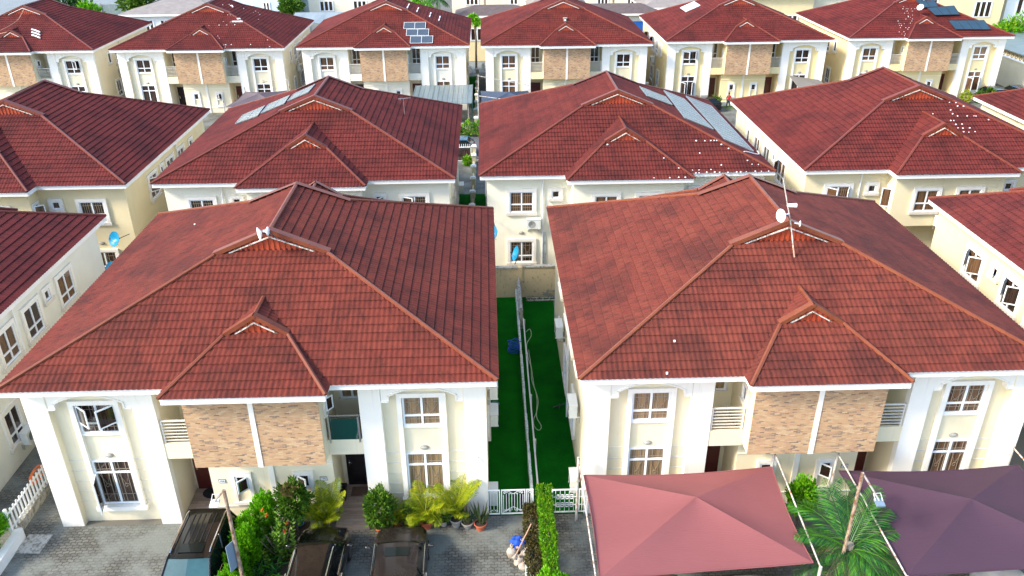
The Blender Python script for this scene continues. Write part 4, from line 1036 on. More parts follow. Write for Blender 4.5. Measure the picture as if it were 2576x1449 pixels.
# ------------------------------------------------------------------ potted plants along the right half of the near house
GP = 'potted plants along the house wall'
rn = random.Random(21)
def potted(label, x, y, r, h, pm, kind, ph, spread=.6, n=14, mat='leaf_yellow'):
    t = thing('potted_plant', label, 'potted plant', (x, y, 0), 0, GP); pot(t, r, h, pm)
    if kind == 'palm': part('fronds', lambda mb: areca(mb, (0, 0, h), ph, spread, int(n * 1.6), rn), mat, t)
    elif kind == 'bush': part('foliage', lambda mb: cloud(mb, (0, 0, h + ph / 2), (spread, spread, ph / 2), n, .13, rn, .4, .4, .2), mat, t)
    elif kind == 'sword':
        def f(mb):
            for i in range(n):
                a = rn.uniform(0, 2 * pi); q = rn.uniform(0, r * .7); L = ph * rn.uniform(.55, 1.1); b = Vector((q * cos(a), q * sin(a), h * .9)); d = Vector((cos(a) * rn.uniform(.1, .45), sin(a) * rn.uniform(.1, .45), 1)).normalized()
                leaf(mb, b, d, .075, L, rn); leaf(mb, b, d, .075, L * .97, rn)
        part('leaves', f, mat, t)
    return t
potted('clipped round leafy bush in a terracotta pot at the porch edge', -4.22, 22.78, .24, .30, 'terracotta', 'bush', 1.65, .50, 3400, 'leaf_mid')
potted('small yellow palm in a terracotta pot next to the round bush', -3.68, 23.05, .20, .28, 'terracotta', 'palm', 1.15, .60, 11)
potted('low leafy plant in the smallest terracotta pot between two palms', -3.12, 23.0, .19, .26, 'terracotta', 'bush', .75, .32, 420, 'leaf_mid')
potted('wide yellow green palm in the largest terracotta pot under the window', -2.58, 22.98, .27, .36, 'terracotta', 'palm', 1.45, .85, 18)
potted('low plant in a small grey pot behind the pot row', -1.97, 23.05, .18, .26, 'grey_pot', 'bush', .6, .28, 300, 'leaf_mid')
potted('tall yellow palm in a grey pot rising against the white pier', -1.50, 23.02, .23, .34, 'grey_pot', 'palm', 1.95, .95, 18)
potted('striped sword-leaved plant in a grey-brown bowl pot', -1.08, 22.92, .22, .26, 'grey_pot', 'sword', .75, n=26, mat='leaf_sansevieria')
potted('tall dark sword-leaved plant in a terracotta pot beside the gate', -.60, 22.80, .23, .30, 'terracotta', 'sword', .95, n=26, mat='leaf_sansevieria')
t = thing('palm_bush', 'bright yellow palm clump between the small window and the right porch', 'palm', (-6.3, 23.1, 0))
part('fronds', lambda mb: areca(mb, (0, -.05, .15), 1.75, .80, 46, rn), 'leaf_yellow', t)
part('stem', lambda mb: [mb.tube([(rn.uniform(-.15, .15), rn.uniform(-.1, .1), 0), (rn.uniform(-.2, .2), rn.uniform(-.1, .1), .9)], .02, 5) for _ in range(9)], 'palm_trunk', t)
# shrub bed
struct('planting_bed', lambda mb: mb.slab([(-9.1, 18.5, .05), (-7.15, 18.5, .05), (-6.95, 23.4, .05), (-9.1, 23.4, .05)], .045), 'soil')
for k, (x, y, r, z, n) in enumerate(((-8.25, 22.6, .42, 1.15, 3200), (-8.72, 21.95, .40, .95, 2800), (-8.62, 21.2, .42, 1.0, 2800), (-8.80, 20.45, .40, .85, 2400), (-8.75, 19.6, .42, .85, 2400), (-8.95, 18.8, .42, .85, 2200))):
    z *= .88; r *= .92; bush('feathery_shrub', ('tallest bright green feathery shrub against the wall', 'second bright green feathery shrub from the house wall', 'third bright green feathery shrub from the house wall, mid bed', 'fourth bright green feathery shrub from the house wall, behind the sign',
          'fifth bright green feathery shrub from the house wall, below the sign', 'last bright green feathery shrub at the bottom of the bed')[k], 'shrub', (x, y, 0), (r, r * 1.15, z), int(n * 1.7), .115, 'leaf_bright', 'feathery shrubs in the bed', 30 + k, up=1.1)
bush('round_shrub', 'large rounded shrub with a pinkish brown top beside the small window', 'shrub', (-7.25, 22.75, 0), (.50, .45, .72), 3400, .15, 'leaf_mid', None, 41, zc=1.62)
t = thing('dry_flower_head', 'dry pinkish brown flower cluster resting on the rounded shrub', 'flowers', (-7.28, 22.6, 2.22))
part('foliage', lambda mb: cloud(mb, (0, 0, .03), (.26, .24, .12), 380, .12, rn, .6), 'leaf_red', t)
t = thing('flowering_shrub', 'glossy flowering shrub with red blooms in the middle of the bed', 'shrub', (-7.65, 21.6, 0))
def ks(mb):
    for i in range(16):
        a = rn.uniform(0, 2 * pi); q = rn.uniform(.1, .55); b = Vector((q * cos(a), q * sin(a) * 1.2, 0)); e = b * 1.5 + Vector((0, 0, rn.uniform(.9, 2.0)))
        for j in range(46):
            p = b.lerp(e, j / 46); an = j * 2.4; leaf(mb, p, (cos(an), sin(an), .5), .08, .15, rn)
part('foliage', ks, 'leaf_mid', t)
part('stem', lambda mb: [mb.tube([(rn.uniform(-.2, .2), rn.uniform(-.2, .2), 0), (rn.uniform(-.5, .5), rn.uniform(-.5, .5), 1.2)], .02, 5) for _ in range(8)], 'bark', t)
for (x, y, z) in ((-7.97, 21.6, 2.25), (-7.9, 21.6, 2.02), (-7.25, 21.7, 1.50), (-7.35, 21.6, 1.28), (-8.33, 21.4, .85)):
    part('bloom', lambda mb: cloud(mb, (0, 0, 0), (.035, .035, .03), 16, .07, rn, .3), 'petal_red', t, (x + 7.65, y - 21.6, z))
t = thing('strap_leaf_clump', 'clump of long arching strap leaves at the bottom of the shrub bed', 'plant', (-7.95, 20.2, 0))
def stf(mb):
    for i in range(150):
        a = rn.uniform(0, 2 * pi); x, y = rn.uniform(-.4, .4), rn.uniform(-1.1, 1.1); L = rn.uniform(.5, .95); d = Vector((cos(a), sin(a), 0)); w = Vector((-d.y, d.x, 0)) * .022
        pts = [Vector((x, y, .05)) + d * L * s_ * .8 + Vector((0, 0, L * (1.3 * s_ - 1.0 * s_ * s_))) for s_ in (0, .35, .7, 1)]
        for p, q in zip(pts[:-1], pts[1:]): mb.add([p - w, p + w, q + w * .8, q - w * .8], [(0, 1, 2, 3)])
part('leaves', stf, 'leaf_palm', t)
# hedges by the gates
def hedge(name, label, x0, x1, y0, y1, h, n, size, mat, seed, group=None):
    rnd = random.Random(seed); t = thing(name, label, 'hedge', ((x0 + x1) / 2, (y0 + y1) / 2, 0), 0, group); hx, hy = (x1 - x0) / 2, (y1 - y0) / 2
    def f(mb):
        for i in range(n):
            fc = rnd.random()
            if fc < .42: p = Vector((rnd.uniform(-hx, hx), rnd.uniform(-hy, hy), h + rnd.uniform(-.12, .02))); d = (0, 0, 1)
            elif fc < .9: s_ = rnd.choice((-1, 1)); p = Vector((s_ * hx * rnd.uniform(.8, 1.02), rnd.uniform(-hy, hy), rnd.uniform(.05, h))); d = (s_, 0, .5)
            else: s_ = rnd.choice((-1, 1)); p = Vector((rnd.uniform(-hx, hx), s_ * hy * rnd.uniform(.92, 1.0), rnd.uniform(.05, h))); d = (0, s_, .5)
            b = .06 * sin(p.y * 3.1 + seed) + .05 * sin(p.y * 7.7); p += Vector((b * .5 * (1 if p.x > 0 else -1), 0, b * (p.z / h)))
            d = Vector(d) + Vector((rnd.uniform(-.8, .8), rnd.uniform(-.8, .8), rnd.uniform(-.5, .8))); leaf(mb, p, d, size * .5, size * rnd.uniform(.6, 1.4), rnd)
    part('foliage', f, mat, t)
    part('stem', lambda mb: [mb.tube([(rnd.uniform(-hx, hx) * .5, -hy + 2 * hy * (i + .5) / 7, 0), (rnd.uniform(-hx, hx) * .7, -hy + 2 * hy * (i + .5) / 7, h * .85)], .025, 5) for i in range(7)], 'bark', t)
    return t
hedge('clipped_hedge', 'tall narrow bright green clipped hedge beside the white garden gates', 1.56, 2.02, 19.9, 23.75, 1.12, 9500, .085, 'leaf_hedge', 3)
hedge('withered_hedge', 'low withered brown hedge left of the bright clipped hedge', 1.05, 1.42, 19.6, 23.35, .62, 4200, .10, 'leaf_brown', 4)
bush('round_bush', 'bright bushy conifer at the near end of the clipped hedge', 'shrub', (1.72, 19.25, 0), (.62, .5, .62), 5200, .12, 'leaf_bright', None, 5, zc=.62, up=.9)
part_ = thing('planter_post', 'short pale blue block post by the sacks', 'post', (1.03, 20.2, 0)); part('block', lambda mb: [mb.box(-.09, .09, -.5, .38, 0, .42)], 'mossy_white', part_)
bush('round_bush', 'round bright green bush above the white planter at the left edge', 'shrub', (-18.05, 22.2, 0), (.60, .95, .55), 8500, .11, 'leaf_bright', None, 6, zc=1.0, up=.7)
bush('leafy_bush', 'leafy green bush against the wall behind the tall palm', 'shrub', (11.05, 22.55, 0), (.48, .42, .75), 2600, .15, 'leaf_bright', None, 8, zc=1.35, up=.9)
bush('leafy_bush', 'yellow green bush at the foot of the tall palm', 'shrub', (11.3, 18.6, 0), (.8, .6, .55), 3200, .15, 'leaf_hedge', None, 9, zc=.6)

# tall feather palm between the carports
t = thing('palm_tree', 'feather palm with a few dead brown fronds between the two carports', 'palm', (11.25, 19.15, 0))
def pf(mb):
    rnd = random.Random(77)
    for az, L, rise, droop in ((95, 2.5, 1.15, .75), (62, 2.6, 1.05, .85), (128, 2.6, 1.05, .85), (160, 2.5, .8, .95), (25, 2.7, .75, .95), (0, 2.5, .5, .95), (-22, 2.6, .3, .95), (-50, 2.5, .25, 1.0), (-80, 2.1, .15, 1.0),
                          (190, 2.2, .55, 1.0), (215, 2.1, .25, 1.0), (245, 1.9, .2, 1.0), (45, 1.9, 1.6, .55), (110, 1.7, 1.8, .45), (78, 2.2, 1.35, .6), (-38, 2.0, .7, .9), (10, 2.0, 1.1, .8), (175, 2.0, 1.1, .8), (275, 1.7, .5, 1.0), (140, 2.3, .6, 1.0), (75, 2.0, .6, .9), (35, 2.3, 1.2, .8), (-8, 2.3, .9, .9), (-65, 2.2, .6, 1.0)):
        frond(mb, (rnd.uniform(-.05, .05), rnd.uniform(-.05, .05), 2.2), radians(az), L, rise * .75, droop * .8, rnd, .32, 34, .020, .14)
part('crown', pf, 'leaf_palm', t)
def pdry(mb):
    rnd = random.Random(78)
    for az, L in ((230, 1.2), (255, 1.1), (285, 1.2), (205, 1.1), (-45, 1.4), (135, 1.6)): frond(mb, (0, 0, 2.2), radians(az), L, .05, 1.0, rnd, .34, 26, .03, .5)
part('dead_fronds', pdry, 'leaf_dry', t)
part('trunk', lambda mb: [mb.tube([(0, 0, 0), (.02, .02, 1.2), (0, 0, 2.4)], [.19, .16, .13], 10)] + [mb.lathe([(.19 - .02 * i / 4, 0), (.205 - .02 * i / 4, .03), (.18 - .02 * i / 4, .06)], (0, 0, .2 + i * .22), 10, cap=False) for i in range(9)], 'palm_trunk', t)

# ------------------------------------------------------------------ lamp posts
def lamp_post(label, x, y, h, dx, dy, arm_dz, headm, sign=False):
    t = thing('lamp_post', label, 'lamp post', (x, y, 0), 0, 'rusty lamp posts at the front')
    part('pole', lambda mb: mb.tube([(0, 0, 0), (0, 0, h)], [.065, .05], 8), 'rusty_tan', t)
    part('arm', lambda mb: mb.tube([(0, 0, h), (dx, dy, h + arm_dz)], .030, 6), 'rusty_grey' if sign else 'rusty_white', t)
    hd = part('lamp_head', lambda mb: [mb.box(-.13, .13, -.19, .09, -.03, .03)], headm, t, (dx, dy, h + arm_dz - .04), (radians(12), 0, 0))
    part('lamp_bracket', lambda mb: [mb.tube([(-.11, .0, .03), (-.11, .22, .10), (.11, .22, .10), (.11, .0, .03)], .014, 5)], 'white_paint', hd)
    if sign:
        s = part('street_sign', lambda mb: mb.box(-.02, .30, -.025, -.005, -.52, .52), 'sign_blue', t, (-.06, 0, 2.88), (0, 0, radians(-118)))
        link('lettering', text_mesh('SIGC', .20, 'ink'), s, (.14, -.032, .12), (pi / 2, radians(90), 0)); 
        link('lettering', text_mesh('2', .16, 'ink'), s, (.14, -.032, -.28), (pi / 2, radians(90), 0))
    return t
lamp_post('rusty lamp post carrying a narrow pale sign beside the black four-wheel drive', -8.02, 19.0, 5.4, -.52, 0.42, -.78, 'ac_white', True)
lamp_post('tan and white lamp post rising out of the feather palm', 11.02, 19.0, 5.42, .62, -.15, -.95, 'sign_blue')

# ------------------------------------------------------------------ small things on the forecourt and turf
def sackf(seed, r, h):
    def f(mb):
        rnd = random.Random(seed); mb.ell((0, 0, h * .42), (r, r * .8, h * .46), 12, 8, .11, rnd); mb.lathe([(r * .22, h * .90), (r * .12, h * .98), (r * .26, h * 1.10), (r * .2, h * 1.13)], n=9, cap=False)
    return f
for i, (x, y, z, r, h, a, lb) in enumerate(((.52, 21.35, 0, .20, .52, 0, 'leftmost pale sack of the heap by the withered hedge'), (.75, 21.02, 0, .21, .40, 8, 'front middle sack of the heap by the hedge'), (1.0, 21.25, 0, .20, .48, -6, 'sack with a blue tie at the right of the heap'),
                    (.90, 20.78, 0, .19, .34, 0, 'lowest sack of the heap, touching the pale block post'), (.88, 21.62, 0, .22, .52, 5, 'back sack of the heap beneath the broom'), (.62, 21.72, 0, .17, .38, 0, 'small sack partly covered by the blue cloth'))):
    t = thing('sack', lb, 'sack', (x, y, z), radians(a * 5), 'sacks heaped by the hedge'); part('bag', sackf(50 + i, r, h), 'sack', t, smooth=True)
    part('tie', lambda mb: mb.lathe([(r * .24, h * .93), (r * .26, h * .96), (r * .24, h * .99)], n=9, cap=False), 'blue_cloth' if i == 2 else 'broom_wood', t)
def bluec(mb):
    rnd = random.Random(3); n = 8; o = len(mb.v)
    for i in range(n + 1):
        for j in range(n + 1): mb.v.append(((i / n - .5) * .5, (j / n - .5) * .46, .66 + .06 * sin(i * 1.3) * cos(j * 1.1) - .28 * ((i / n - .5) ** 2 + (j / n - .5) ** 2) + rnd.uniform(-.012, .012)))
    for i in range(n):
        for j in range(n): a = o + i * (n + 1) + j; mb.f.append((a, a + 1, a + n + 2, a + n + 1)); mb.mi.append(0)
o = part('plastic_sheet', bluec, 'blue_cloth', None, (.72, 21.62, -.08), radians(25), smooth=True); tag(o, 'crumpled bright blue sheet thrown over the sacks', 'sheet')
t = thing('broom', 'wooden broom leaning across the sacks against the withered hedge', 'broom'); part('handle', lambda mb: mb.tube([(.66, 21.1, .42), (1.22, 21.95, .98)], .022, 6), 'broom_wood', t)
part('bristles', lambda mb: mb.tube([(.66, 21.1, .42), (.56, 20.95, .32)], [.03, .09], 8), 'sack', t)
o = part('manhole_cover', lambda mb: [mb.slab([(-.48, -.45, .03), (.42, -.48, .03), (.48, .42, .03), (-.40, .47, .03)], .03)], 'mossy_concrete', None, (-16.75, 22.65, .004)); tag(o, 'square concrete drain cover with mossy edges at the bottom left', 'drain cover')
for x, y, l in ((-11.15, 25.2, 'black half-round doormat at the left maroon door'),):
    o = part('doormat', lambda mb: mb.slab([(.42 * cos(a * pi / 8), .34 * sin(a * pi / 8), .02) for a in range(16)], .02), 'mat_black', None, (-10.95, 25.0, .153)); tag(o, l, 'doormat')
o = part('doormat', lambda mb: mb.slab([(-.42, -.25, .02), (.42, -.25, .02), (.42, .25, .02), (-.42, .25, .02)], .02), 'mat_brown', None, (-5.18, 24.85, .153)); tag(o, 'brown patterned doormat at the black front door', 'doormat')
t = thing('bin', 'tall dark square bin standing by the right porch', 'bin', (-5.88, 24.45, .15)); part('body', lambda mb: [mb.add([(-.13, -.13, 0), (.13, -.13, 0), (.13, .13, 0), (-.13, .13, 0), (-.18, -.18, .6), (.18, -.18, .6), (.18, .18, .6), (-.18, .18, .6)], [(0, 1, 5, 4), (1, 2, 6, 5), (2, 3, 7, 6), (3, 0, 4, 7), (3, 2, 1, 0)])], 'dark_metal', t)
part('rim', lambda mb: [mb.box(-.19, .19, -.19, -.17, .58, .62), mb.box(-.19, .19, .17, .19, .58, .62), mb.box(-.19, -.17, -.17, .17, .58, .62), mb.box(.17, .19, -.17, .17, .58, .62)], 'mat_black', t)
t = thing('letter_box', 'pale blue letter box fixed on the wall beside the black front door', 'letter box', (-5.925, 24.1, 1.0)); part('casing', lambda mb: mb.box(0, .10, -.14, .14, 0, .42), 'wall_blue', t); part('slot', lambda mb: mb.box(.10, .104, -.09, .09, .32, .34), 'ink', t)
o = part('bowl', lambda mb: mb.lathe([(.10, 0), (.15, .05), (.17, .10), (.15, .10), (.12, .04), (.001, .03)], n=14, cap=False), 'teal_dish', None, (-7.3, 23.25, .006), smooth=True); tag(o, 'small blue bowl on the ground behind the shrubs', 'bowl')
o = part('basin', lambda mb: mb.lathe([(.12, 0), (.19, .12), (.21, .14), (.18, .13), (.14, .05), (.001, .04)], n=16, cap=False), 'bowl_blue', None, (.02, 30.45, .02), smooth=True); tag(o, 'round blue-grey basin on the turf beside the house wall', 'basin')
o = part('box', lambda mb: [mb.box(-.16, .16, -.22, .22, 0, .75), mb.box(-.18, .18, -.24, .24, .75, .79)], 'ac_white', None, (-.10, 24.2, .02)); tag(o, 'upright pale box standing behind the scrolled gate', 'box')
# ropes and hoses
def hose(label, pts, r, mat, cat='hose'):
    P_ = [Vector(p) for p in pts]; out = []
    for i in range(len(P_) - 1):
        p0, p1, p2, p3 = P_[max(i - 1, 0)], P_[i], P_[i + 1], P_[min(i + 2, len(P_) - 1)]
        for k in range(6):
            t_ = k / 6; out.append(.5 * ((2 * p1) + (p2 - p0) * t_ + (2 * p0 - 5 * p1 + 4 * p2 - p3) * t_ ** 2 + (3 * p1 - p0 - 3 * p2 + p3) * t_ ** 3))
    out.append(P_[-1]); o = part('hose', lambda mb: mb.tube(out, r, 5), mat, None); tag(o, label, cat); return o
rn2 = random.Random(9)
hose('tangled coil of bright blue hose by the divider on the turf', [(1.04 + .30 * cos(i * .9) * rn2.uniform(.6, 1.2), 35.1 + .42 * sin(i * .9) * rn2.uniform(.6, 1.1), .05 + .012 * i) for i in range(46)] + [(1.36, 35.0, .66), (1.40, 35.3, .66)], .016, 'blue_rope')
hose('pale yellow-green hose lying in long loops on the right turf strip', [(1.72, 37.0, .03), (1.95, 37.3, .03), (1.98, 36.6, .03), (1.72, 35.8, .03), (1.72, 34.6, .03), (1.82, 33.6, .03), (1.80, 32.5, .03), (1.95, 31.2, .03), (1.88, 30.0, .03), (1.72, 29.4, .03), (1.72, 28.9, .03), (1.90, 28.6, .03), (2.02, 28.9, .03), (1.86, 29.6, .04), (2.0, 30.8, .04), (1.88, 32.0, .04), (1.84, 33.4, .04), (1.78, 35.2, .04)], .018, 'pale_rope')
hose('orange hose looped over the end of the left picket fence', [(-17.56 + .06 * cos(i * 1.1), 25.15 + .45 * cos(i * .8), 1.12 + .24 * sin(i * .8 + .3 * sin(i))) for i in range(30)], .016, 'orange_rope')
t = thing('ladder', 'pale ladder lying flat on the turf at the foot of the stained wall', 'ladder')
for y in (40.45, 40.75): part('rail', lambda mb: mb.box(1.9, 3.5, y - .03, y + .03, .03, .09), 'rusty_white', t)
for x in (2.15, 2.5, 2.85, 3.2): part('rung', lambda mb: mb.box(x - .02, x + .02, 40.48, 40.72, .045, .075), 'rusty_white', t)
def wiref(mb):
    for k in range(9):
        mb.tube([(2.85 + .72 * i / 12, 40.55 + .06 * k + .03 * sin(i), .22 + .14 * sin(k * .8 + i * .35) + .03 * cos(i * 1.7)) for i in range(13)], .012, 4)
o = part('rolled_mesh', wiref, 'galvanised', None, (0, 0, .08)); tag(o, 'bundle of grey wire mesh lying on the far end of the ladder', 'wire mesh')
t = thing('garden_tap', 'thin black hand pump leaning off the white wall on the right turf', 'tool', (3.0, 30.2, 0)); part('body', lambda mb: [mb.tube([(-.35, 0, .05), (.25, .02, .30)], .03, 5), mb.tube([(-.1, -.2, .05), (-.05, .2, .12)], .02, 5)], 'dark_metal', t)

# ------------------------------------------------------------------ air conditioners
ac_unit((-.285, 27.1, 3.0), pi / 2, 'air conditioner just under the right eave of the nearest left house')
ac_unit((-.285, 27.3, 1.55), pi / 2, 'lower air conditioner on the turf side of the nearest left house')
ac_unit((3.27, 25.9, 2.9), -pi / 2, 'air conditioner high on the white side wall above the right turf strip')
ac_unit((3.27, 32.2, 2.7), -pi / 2, 'farther air conditioner on the white side wall above the turf')
ac_unit((3.27, 24.6, .35), -pi / 2, 'air conditioner near the ground behind the square-patterned gate')
ac_unit((-19.46, 27.9, .75), pi / 2, 'air conditioner low on the pale wall beyond the left picket fence')
ac_unit((7.72 - 5.25, 43.85, 3.12), 0, 'air conditioner on the white rear wall over the lower window', )
ac_unit((25.92 - .1, 42.91, 3.2), 0, 'air conditioner under the bay window of the right middle house')
ac_unit((22.81, 36.9, 2.7), -pi / 2, 'air conditioner on the cream side wall at the right, just above a red roof slope')
for x, y, z, rz_, l in ((-37.86, 86.5, 3.0, pi / 2, 'air conditioner in the narrow gap beside the left far-row house'), (-19.80, 87, 3.0, pi / 2, 'air conditioner on the side wall of the pebbled far house at left'),
                        (-2.12, 86.5, 2.6, pi / 2, 'air conditioner on the far house right of the six solar panels'), (-.17, 88, 2.6, -pi / 2, 'air conditioner on the wall left of the navy carport'), (15.61, 88.5, 3.2, pi / 2, 'air conditioner in the right gap of the far row'), (17.85, 88.5, 3.0, -pi / 2, 'air conditioner on the white side wall facing that gap'),
                        (-2.30, 55.5, 1.0, pi / 2, 'low air conditioner in the gap between the middle houses')):
    ac_unit((x, y, z), rz_, l)
# small fittings on walls
o = part('vent_strip', lambda mb: [mb.box(-.11, .11, -.05, -.002, .55 + i * .11, .62 + i * .11) for i in range(20)] + [mb.box(-.13, .13, -.03, -.001, .5, 2.75)], 'mossy_white', None, (3.08, 43.84, 0)); tag(o, 'tall narrow louvred strip on the white rear wall above the stained wall', 'vent')
t = thing('security_camera', 'small dark security camera on the right white pier', 'camera', (-.64, 23.49, 2.78)); part('body', lambda mb: [mb.tube([(0, 0, 0), (0, -.08, 0)], .02, 6), mb.tube([(0, -.08, 0), (-.12, -.12, -.03)], .035, 8)], 'white_paint', t); part('lens', lambda mb: mb.tube([(-.12, -.12, -.03), (-.135, -.125, -.033)], .028, 8), 'dark_metal', t)

# ------------------------------------------------------------------ dishes and masts
def dish(name, label, loc, aim, r, mat, foot, group=None, arm=True):
    t = thing(name, label, 'satellite dish', loc, 0, group); aim = Vector(aim).normalized()
    part('reflector', lambda mb: mb.lathe([(0.001, 0), (r * .35, .02 * r / .4), (r * .7, .09 * r / .4), (r, .19 * r / .4), (r * .99, .20 * r / .4), (r * .69, .115 * r / .4), (.001, .03)], (0, 0, 0), 24, aim, cap=False), mat, t, smooth=True)
    part('bracket', lambda mb: [mb.tube([tuple(Vector((0, 0, 0)) - aim * .02), tuple(foot)], .022, 6)], 'dark_metal', t)
    if arm: part('feed_arm', lambda mb: [mb.tube([tuple(Vector((0, 0, -r * .85))), tuple(aim * r * 1.15 + Vector((0, 0, -.05)))], .010, 5), mb.tube([tuple(aim * r * 1.15), tuple(aim * r * 1.0)], .035, 6)], 'dark_metal', t)
    return t
GD = 'sky-blue satellite dishes'
dish('satellite_dish', 'blue dish held out from the cream corner at the left edge', (-20.72, 42.3, 3.45), (-.50, -.80, .42), .43, 'teal_dish', (.45, .6, .05), GD)
dish('satellite_dish', 'small blue dish barely showing over the left roof slope below the other one', (-21.2, 42.1, 1.75), (-.3, -.8, .5), .40, 'teal_dish', (0, .3, -1.7), GD)
dish('satellite_dish', 'blue dish on a strut standing on the stained boundary wall', (1.52, 41.25, 2.55), (-.95, -.18, .35), .43, 'teal_dish', (-.22, .0, -.62), GD)
dish('satellite_dish', 'blue dish on the wall just right of the nearest left roof edge', (.30, 42.3, 3.35), (-.85, -.35, .35), .43, 'teal_dish', (-.15, 1.4, .3), GD)
dish('satellite_dish', 'lowest blue dish, at the left end of the stained wall', (.10, 41.4, 2.1), (-.8, -.3, .5), .38, 'teal_dish', (-.1, 0, -.3), GD)
dish('radio_dish', 'white dish with a drum behind it on the ridge of the left near house', (-8.34, 27.72, 9.88), (-.85, -.45, -.05), .24, 'white_dish', (.32, .05, -.12), None, False)
t = thing('radio_drum', 'smaller white disc backing onto the white roof dish', 'antenna', (-8.10, 27.75, 9.93)); part('reflector', lambda mb: mb.lathe([(.001, -.02), (.16, 0), (.17, .04), (.05, .10), (.05, .2), (.001, .2)], n=16, axis=(-1, 0, 0)), 'white_dish', t, smooth=True); part('bracket', lambda mb: mb.tube([(.04, 0, 0), (.2, .05, -.25)], .02, 5), 'dark_metal', t)
t = thing('antenna_mast', 'tall rusty antenna mast with three white units on the right near house', 'antenna', (11.16, 27.55, 9.1))
part('mast', lambda mb: mb.tube([(.06, -.12, -.05), (-.1, 0, .75), (-.62, .12, 2.55)], [.028, .025, .018], 7), 'rusty_white', t)
part('foot', lambda mb: mb.tube([(.12, -.25, -.42), (.05, -.10, .0)], .028, 6), 'broom_wood', t)
part('dish', lambda mb: mb.lathe([(.001, 0), (.16, .01), (.25, .05), (.24, .06), (.001, .04)], (-.52, -.05, 1.18), 18, (-.92, -.36, .1), cap=False), 'white_dish', t, smooth=True)
part('dish_bracket', lambda mb: mb.tube([(-.50, -.02, 1.18), (-.23, .03, 1.22)], .03, 6), 'white_dish', t)
part('radio_unit', lambda mb: mb.tube([(-.38, -.06, 1.58), (-.05, -.08, 1.58)], [.06, .085], 8), 'white_dish', t)
part('small_dish', lambda mb: [mb.lathe([(.001, 0), (.10, .01), (.12, .03), (.001, .05)], (.16, -.08, .86), 14, (1, -.2, 0)), mb.tube([(.0, 0, .86), (.16, -.08, .86)], .025, 5)], 'white_dish', t)
dish('white_dish_bowl', 'white bowl dish among the pebbles at the far right roof', (41.5 + 2.15, 84.8, 8.75), (-.6, -.5, .6), .33, 'white_dish', (0, .1, -.45), None, False)
dish('white_dish_bowl', 'white dish just right of the ridge on the pebbled far roof', (-26.1, 88.6, 8.95), (-.3, -.6, .7), .30, 'white_dish', (0, .1, -.35), None, False)
t = thing('aerial', 'thin dark roof aerial on the right slope of the left middle house', 'antenna', (-5.3, 51.2, 8.25)); part('mast', lambda mb: mb.tube([(0, 0, -.9), (0, 0, .55)], .02, 5), 'steel', t); part('bars', lambda mb: [mb.tube([(-.35, .0, .55), (.45, .1, .58)], .02, 5), mb.tube([(-.2, -.15, .50), (-.2, .2, .54)], .015, 4)], 'steel', t)
t = thing('roof_vent', 'small grey vent box above the bay roof of the bare far house', 'vent', (7.75, 83.9, 8.05)); part('body', lambda mb: [mb.box(-.14, .14, -.12, .12, -.15, .28), mb.box(-.2, .2, -.18, .18, .28, .34)], 'mossy_concrete', t); part('flap', lambda mb: mb.box(-.08, .08, -.135, -.121, .05, .2), 'white_paint', t)

# ------------------------------------------------------------------ things lying on the roofs (hx, hy = centre of the eave that faces the camera)
def rz_at(sl, x, y, b=None):
    if sl == 'f': z = HE + SF * y
    elif sl == 'r': z = HE + SS * (RA - x)
    else: z = HE + SS * (RA + x)
    return z
def solar(label, hx, hy, sl, pts, mat, cols, rows, lift=.12, group='solar panels on the roofs', frame='steel'):
    """pts: four corners (x, y) in the roof plane; panel slab with frame bars and mounting rail"""
    C4 = [Vector((p[0], p[1], rz_at(sl, p[0], p[1]) + lift)) for p in pts]; c = sum(C4, Vector()) / 4
    t = thing('solar_panel', label, 'solar panel', (hx + c.x, hy + c.y, c.z), 0, group); L = [p - c for p in C4]
    if (L[1] - L[0]).cross(L[2] - L[0]).z < 0: L = [L[0], L[3], L[2], L[1]]; cols, rows = rows, cols
    part('panel', lambda mb: mb.slab(L, .045), mat, t)
    n = (L[1] - L[0]).cross(L[2] - L[0]).normalized() * .012
    def fr(mb):
        for i in range(cols + 1):
            a = L[0].lerp(L[1], i / cols) + n; b = L[3].lerp(L[2], i / cols) + n; mb.tube([a, b], .020, 4)
        for j in range(rows + 1):
            a = L[0].lerp(L[3], j / rows) + n; b = L[1].lerp(L[2], j / rows) + n; mb.tube([a, b], .020, 4)
    part('frame', fr, frame, t)
    part('mounting_rail', lambda mb: [mb.tube([L[0].lerp(L[3], k) - n * 5, L[1].lerp(L[2], k) - n * 5], .03, 4) for k in (.2, .8)], 'dark_metal', t)
    return t
cx, cy = -10.19, 42.89
solar('lowest of the three pale solar panels on the left middle roof', cx, cy, 'l', [(-5.45, 7.25), (-3.85, 6.6), (-4.05, 9.3), (-5.55, 9.45)], 'solar_light', 2, 4)
solar('middle one of the three pale solar panels on the left middle roof', cx, cy, 'l', [(-3.72, 7.0), (-2.2, 6.85), (-2.35, 9.15), (-3.75, 9.2)], 'solar_light', 2, 4)
solar('topmost of the three pale solar panels, next to the ridge', cx, cy, 'l', [(-2.05, 7.2), (-.74, 7.2), (-.66, 9.1), (-2.0, 8.95)], 'solar_light', 2, 4)
cx, cy = 7.72, 43.25
solar('shortest and highest grey solar array on the right slope of the middle roof', cx, cy, 'r', [(2.1, 7.0), (3.8, 7.3), (3.75, 9.3), (2.03, 9.25)], 'solar_light', 1, 4)
solar('long grey solar array in the middle of the right slope', cx, cy, 'r', [(4.0, 4.65), (5.8, 4.6), (5.5, 11.4), (4.1, 11.5)], 'solar_light', 1, 10)
solar('longest grey solar array nearest the right eave', cx, cy, 'r', [(6.05, 2.9), (7.78, 2.7), (7.85, 13.1), (6.0, 13.0)], 'solar_light', 1, 14)
